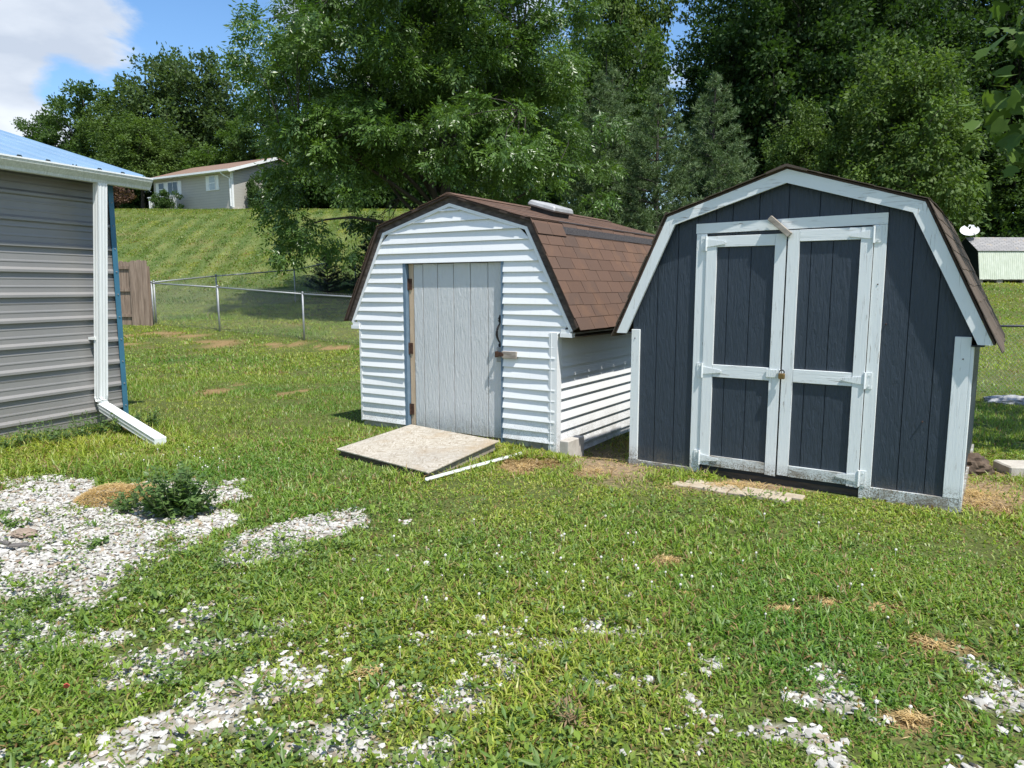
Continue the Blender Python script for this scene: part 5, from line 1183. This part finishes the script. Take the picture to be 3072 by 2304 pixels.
proto("dark_a", 1, (0, 0, 11), (5.2, 5.2, 9.0), 250, 140, 0.30, 0.34, D1, D2, 0.3, 19)
proto("dark_b", 2, (0.4, 0, 12), (4.6, 4.6, 9.5), 240, 140, 0.30, 0.32, D1, (0.05, 0.095, 0.022), 0.35, 20)
proto("round", 3, (0, 0, 8.5), (6.6, 6.2, 7.4), 330, 130, 0.36, 0.34, (0.055, 0.095, 0.030), (0.105, 0.155, 0.058), 0.2, 14, flat=0.95, crange=(1.1, 1.7))
proto("mid", 4, (0, 0, 6.2), (3.6, 3.6, 5.2), 170, 130, 0.26, 0.34, G1, G2, 0.3, 10, crange=(0.7, 1.1), fork=2.0, r0=0.17, zmin=1.0)
proto("bright", 5, (0, 0, 5.0), (3.2, 3.2, 4.2), 130, 130, 0.24, 0.30, Y1, Y2, 0.25, 8, crange=(0.6, 1.0), fork=1.8, r0=0.14, zmin=0.8)
proto("droopy", 6, (0, 0, 7.0), (3.6, 3.4, 5.8), 170, 180, 0.24, 0.30, (0.060, 0.108, 0.024), (0.118, 0.180, 0.042), 0.9, 11.5, lump=0.4, flat=1.25, crange=(0.7, 1.15), fork=2.0, r0=0.2, zmin=1.2, shell=0.3)
proto("brush", 7, (0, 0, 1.8), (2.6, 2.2, 2.0), 46, 200, 0.22, 0.34, D1, G2, 0.2, 2.6, crange=(0.5, 0.9), fork=0.5, r0=0.06, zmin=0.1)
def plant(key, name, x, y, s, rz, label, group=None, sz=None):
    o = empty(name, (x, y, tz(x, y) - (0.85 * (sz or s) if key == "brush" else 0)), rz, label, "shrub" if key == "brush" else "tree", group); o.scale = (s, s, sz or s)
    for nme, me in zip(("trunk", "crown"), PROTO[key]): link(bpy.data.objects.new(nme, me), o)
    return o
T = [("round", "broadleaf_tree", -33.0, 76, 1.02, 0.4, "broad round dark tree rising behind the hilltop house", None, 1.02),
 ("mid", "broadleaf_tree", -42.8, 76, 1.22, 1.0, "narrow dark tree beside the broad round tree on the hill", None, 1.22),
 ("mid", "broadleaf_tree", -47.5, 77, 0.85, 2.0, "smallest tree on the hill skyline above the blue metal roof", None, 0.98),
 ("droopy", "broadleaf_tree", -38.5, 74, 1.0, 1.3, "green tree filling the gap behind the blue roof edge", None, 0.95),
 ("droopy", "broadleaf_tree", -31.2, 63, 0.95, 0.8, "loose yellow green tree at the left end of the hilltop house", None, 0.66),
 ("bright", "broadleaf_tree", -27.5, 69, 1.0, 2.3, "bright green small tree peeping over the hilltop house roof", None, 0.74),
 ("bright", "broadleaf_tree", -24.0, 70, 1.05, 0.3, "bright green tree behind the house roof beside the ash", None, 1.05),
 ("mid", "broadleaf_tree", -20.5, 66, 1.0, 0.9, "green tree half hidden by the left side of the ash", None, 1.05),
 ("dark_a", "broadleaf_tree", -15, 78, 0.9, 1.0, "dark tree glimpsed through the ash crown above the hill", "trees hidden behind the ash", 0.85),
 ("dark_b", "broadleaf_tree", -7, 74, 0.95, 2.0, "dark tree glimpsed through the ash crown above the hill", "trees hidden behind the ash", 0.85),
 ("dark_a", "broadleaf_tree", 0.5, 70, 0.95, 3.0, "dark tree glimpsed through the ash crown above the hill", "trees hidden behind the ash", 0.8),
 ("droopy", "broadleaf_tree", 8.0, 58, 1.15, 0.2, "pale tall tree rising behind the white pines", None, 1.95),
 ("mid", "broadleaf_tree", 5.6, 46, 1.0, 0.7, "green tree squeezed between the ash and the white pines", None, 1.15),
 ("dark_b", "woodland_tree", 13.9, 49, 0.82, 0.5, "first tall woodland tree right of the sky gap", None, 0.88),
 ("dark_a", "woodland_tree", 17.2, 47, 1.0, 1.4, "very tall dark woodland tree above the navy shed peak", None, 1.14),
 ("dark_b", "woodland_tree", 22.4, 50, 1.02, 2.6, "tall dark woodland tree behind the drooping light green tree", "tall woodland trees", 1.15),
 ("dark_a", "woodland_tree", 28.5, 53, 1.05, 3.7, "tall dark woodland tree behind the far shed", "tall woodland trees behind the far shed", 1.15),
 ("dark_b", "woodland_tree", 35.5, 54, 1.05, 4.4, "tall dark woodland tree behind the far shed", "tall woodland trees behind the far shed", 1.15),
 ("dark_a", "woodland_tree", 20.0, 60, 1.05, 5.2, "woodland tree in the deep second row", "second row woodland trees", 1.2), ("dark_b", "woodland_tree", 17.5, 62, 1.0, 0.1, "woodland tree in the deep second row", "second row woodland trees", 0.95),
 ("dark_b", "woodland_tree", 27.0, 63, 1.1, 1.1, "woodland tree in the deep second row", "second row woodland trees", 1.25), ("dark_a", "woodland_tree", 34.5, 66, 1.15, 2.2, "woodland tree in the deep second row", "second row woodland trees", 1.25),
 ("dark_a", "woodland_tree", 43, 62, 1.1, 2.9, "woodland tree in the deep second row", "second row woodland trees", 1.2), ("dark_b", "woodland_tree", 42, 75, 1.2, 0.9, "woodland tree in the deep second row", "second row woodland trees", 1.2),
 ("droopy", "drooping_tree", 19.6, 37.5, 0.98, 0.6, "drooping light green tree at the woodland edge above the navy roof", None, 0.98),
 ("droopy", "drooping_tree", 15.4, 39.5, 0.62, 2.4, "shorter grey green tree left of the drooping light green tree", None, 0.74),
 ("mid", "woodland_tree", 33.8, 49.5, 0.95, 0.4, "lower green tree behind the right end of the far shed", None, 0.85),
 ("mid", "woodland_tree", 40.0, 51, 1.1, 1.4, "green woodland tree right of the far shed", None, 1.0),
 ("mid", "drooping_tree", 24.6, 47.2, 0.7, 1.9, "dull green young tree behind the satellite dish", None, 0.62)]
for a in T: plant(*a[:7], a[7], a[8])
for i, (x, y, s) in enumerate(((9.5, 43, 1.0), (12.5, 42.5, 1.2), (15.5, 43, 1.15), (18.5, 42, 1.3), (21.5, 44, 1.2), (24.5, 47.5, 1.3), (28, 49, 1.3), (31.5, 49, 1.3), (35, 50, 1.4), (6.5, 42, 1.1), (22.5, 46.5, 1.5), (16.8, 45.5, 1.6), (12, 46.5, 1.5), (26.5, 50.5, 1.8), (33, 52, 1.8), (20, 47, 1.8), (29.5, 52, 1.9))):
    plant("brush", "understory_shrub", x, y, s, i * 1.3, "dark understory shrub along the shaded woodland edge", "understory shrubs at the woodland edge", s * 1.15)
plant("brush", "foundation_shrub", -26.3, 56.9, 0.42, 0.4, "low green shrub under the double window of the hilltop house", None, 0.55)
for i, (x, y, s) in enumerate(((-15.3, 60, 1.6), (-16.8, 59, 1.2), (-17, 62, 1.5), (-13, 61, 1.6), (-9, 60, 1.7), (-5, 58, 1.7), (-1, 56, 1.7), (3, 52, 1.6), (-11, 64, 2.0), (-3, 60, 2.0))):
    plant("brush", "hill_shrub", x, y, s, i * 1.7, "dark shrub on the hilltop behind the ash trunk", "shrubs behind the ash", s * 1.2)
for i, (x, y, s) in enumerate(((-40, 68, 1.4), (-36, 67, 1.5), (-32.5, 66, 1.3), (-29, 67.5, 1.2), (-44, 70, 1.5), (-33.5, 63.5, 1.0), (-36.5, 62, 1.1))):
    plant("brush", "hill_shrub", x, y, s, i * 2.1, "green shrub behind the brown shrub and deck railing", "shrubs left of the hilltop house", s)
plant("brush", "foundation_shrub", -18.95, 56.0, 0.36, 1.4, "tall leafy shrub against the end wall of the hilltop house", None, 1.0)

# brown shrub
def brown_shrub():
    rg = np.random.default_rng(77); o = empty("brown_shrub", (-29.6, 55.3, tz(-29.6, 55.3)), 0, "reddish brown shrub left of the white deck railing", "shrub"); cen = np.array([0, 0, 1.0])
    cent = crown_centres(26, cen, (1.7, 1.3, 1.15), rg, 0.3, 0.45, 0.1); V, F, C = crown_leaves(cent, rg.uniform(0.4, 0.6, len(cent)), 150, 0.17, 0.34, rg, cen, (0.085, 0.048, 0.035), (0.15, 0.09, 0.062), 0.3, 0.7, 0.4)
    tree_wood(cent, (0, 0, -.2), 0.3, (0, 0, 1.6), 0.06, rg, 8, .5).build("stem", M_barkd, o); np_obj("crown", V, F, M_leaf, C, o)
brown_shrub()

# conifers
def conifer(name, h, rbase, ntier, per, nl, nw, ca, cb, seed, ppb=13, upw=0.15, z0=0.5, soft=1.0):
    rg = np.random.default_rng(seed); m = MB(); m.tube([(0, 0, -0.3), (0.03, 0, h * .5), (0, 0.02, h)], [0.035 * h * .5, 0.02 * h * .5, 0.01], 8); Ps, Ds = [], []
    for i in range(ntier):
        f = i / (ntier - 1); z = z0 + (h - z0 - 0.15) * f; R_ = rbase * (1 - f) ** 0.75 * rg.uniform(0.8, 1.12) + 0.12; nb = max(4, int(per * (1 - 0.55 * f)))
        for k in range(nb):
            a = 6.283 * (k + rg.random()) / nb; L = R_ * rg.uniform(0.72, 1.12); e = np.array([math.cos(a) * L, math.sin(a) * L, z + L * (upw + 0.35 * f) + rg.normal() * 0.08]); s = np.array([0, 0, z])
            m.tube([tuple(s), tuple((s + e) / 2 + np.array([0, 0, -0.04 * L])), tuple(e)], [0.02 + .01 * (1 - f), 0.014, 0.004], 4)
            for q in range(max(3, int(ppb * L / rbase) + 3)):
                t = 0.25 + 0.75 * rg.random() ** 0.7; p = s * (1 - t) + e * t + rg.normal(size=3) * 0.10 * soft * (L * .4 + .25); Ps.append(p); Ds.append(unit((e - s)[None])[0] * 0.8 + np.array([0, 0, 0.35]))
    Ps = np.array(Ps); Ds = np.array(Ds); k = 15; n = len(Ps) * k; P = rep(Ps, k); D = unit(rep(Ds, k) + 0.85 * rg.normal(size=(n, 3))) * (nl * rg.uniform(0.7, 1.2, n))[:, None]
    W = unit(np.cross(D, rdir(n, rg))) * nw; V = np.stack([P - W, P + W, P + D], 1).reshape(-1, 3); F = np.arange(n * 3).reshape(n, 3)
    col = mixcol(ca, cb, rep(rg.random(len(Ps)), k) * .7 + rg.random(n) * .3); return m.mesh("trunk", M_barkd), np_mesh(name, V, F, M_needle, rep(col, 3))
PROTO["pine"] = conifer("crown", 9.2, 2.9, 21, 10, 0.22, 0.015, (0.075, 0.130, 0.050), (0.165, 0.230, 0.100), 4, ppb=44, soft=1.2)
PROTO["spruce"] = conifer("crown", 1.7, 0.85, 11, 9, 0.09, 0.006, (0.012, 0.026, 0.013), (0.028, 0.05, 0.024), 6, ppb=14, upw=0.25, z0=0.1, soft=0.5)
def plantc(key, name, x, y, s, rz, label, group=None):
    o = empty(name, (x, y, tz(x, y)), rz, label, "tree", group); o.scale = (s, s, s)
    for nme, me in zip(("trunk", "crown"), PROTO[key]): link(bpy.data.objects.new(nme, me), o)
plantc("pine", "white_pine", 3.4, 29.5, 0.95, 0.3, "soft needled pine half hidden by the right side of the ash")
plantc("pine", "white_pine", 5.4, 28.0, 0.92, 1.4, "middle soft needled pine above the brown shingle roof")
plantc("pine", "white_pine", 7.9, 29.6, 0.98, 2.9, "rightmost soft needled pine beside the navy shed roof")
plantc("pine", "white_pine", 4.4, 33.5, 1.05, 4.1, "taller soft needled pine behind the front pines")
plantc("spruce", "young_spruce", -7.35, 29.3, 1.0, 0, "young dark spruce standing clear on the mown hillside")
plantc("spruce", "young_spruce", -5.55, 29.0, 1.35, 1.2, "larger dark spruce beside the white shed eave")

# near maple on the right whose branch hangs into view
def maple():
    rg = np.random.default_rng(12); bx0, by0 = 8.1, 7.0; o = empty("maple_tree", (bx0, by0, tz(bx0, by0)), 0, "maple with broad leaves hanging in from the right edge", "tree"); cen = np.array([0, 0, 5.2])
    cent = crown_centres(60, cen, (2.7, 2.7, 2.9), rg, 0.25, 0.45, 2.3)
    br = np.array([(-3.0, -0.6, 3.1), (-3.8, -0.9, 3.2), (-4.5, -1.1, 3.3), (-4.95, -1.2, 3.25), (-5.2, -1.25, 3.0), (-4.9, -1.0, 3.65), (-5.1, -1.2, 3.9), (-4.6, -0.8, 4.1), (-4.4, -0.8, 2.75), (-3.9, -0.6, 3.8), (-4.8, -1.3, 4.3)])
    br = br + np.array([1.02, 0.0, 0.0])
    m = tree_wood(cent, (0, 0, -0.3), 1.9, (0, 0, 7.4), 0.19, rg, 14, 0.5)
    m.tube([(0, 0, 2.6), (-1.2, -0.4, 3.1), (-2.4, -0.8, 3.5), (-3.7, -1.1, 3.6)], [0.07, 0.05, 0.03, 0.012], 6)
    for c in br: m.tube([(-2.4, -0.8, 3.5), tuple((np.array([-2.4, -0.8, 3.5]) + c) / 2 + np.array([0, 0, .08])), tuple(c)], [0.02, 0.012, 0.004], 5)
    m.build("trunk", M_bark, o, smooth=True)
    V1, F1, C1 = crown_leaves(cent, rg.uniform(0.7, 1.0, len(cent)), 70, 0.17, 0.48, rg, cen, (0.05, 0.10, 0.02), (0.085, 0.15, 0.03), 0.5, 0.7, 0.4)
    # lobed leaves on the hanging branch: five pointed polygon each
    n = 430; k = rg.integers(0, len(br), n); P = br[k] + rg.normal(size=(n, 3)) * np.array([0.22, 0.22, 0.2]); D = unit(rg.normal(size=(n, 3)) * .6 + np.array([-0.3, -0.2, -0.75])); N = unit(rg.normal(size=(n, 3)) * .7 + np.array([0, -0.3, 0.9])); W = unit(np.cross(D, N)); L = rg.uniform(0.10, 0.17, n)[:, None]
    shape = [(0, 0), (0.12, 0.42), (0.30, 0.60), (0.42, 0.38), (0.72, 0.50), (0.72, 0.22), (1.0, 0.0), (0.72, -0.22), (0.72, -0.50), (0.42, -0.38), (0.30, -0.60), (0.12, -0.42)]
    V2 = np.stack([P + D * L * a + W * L * b + N * L * (0.12 * abs(b)) for a, b in shape], 1).reshape(-1, 3); b0 = len(V1); F2 = np.arange(n * 12).reshape(n, 12) + b0
    C2 = rep(mixcol((0.06, 0.115, 0.02), (0.10, 0.165, 0.03), rg.random(n)), 12)
    np_obj("crown", np.concatenate([V1, V2]), [F1, F2], M_leaf, np.concatenate([C1, C2]), o)
maple()
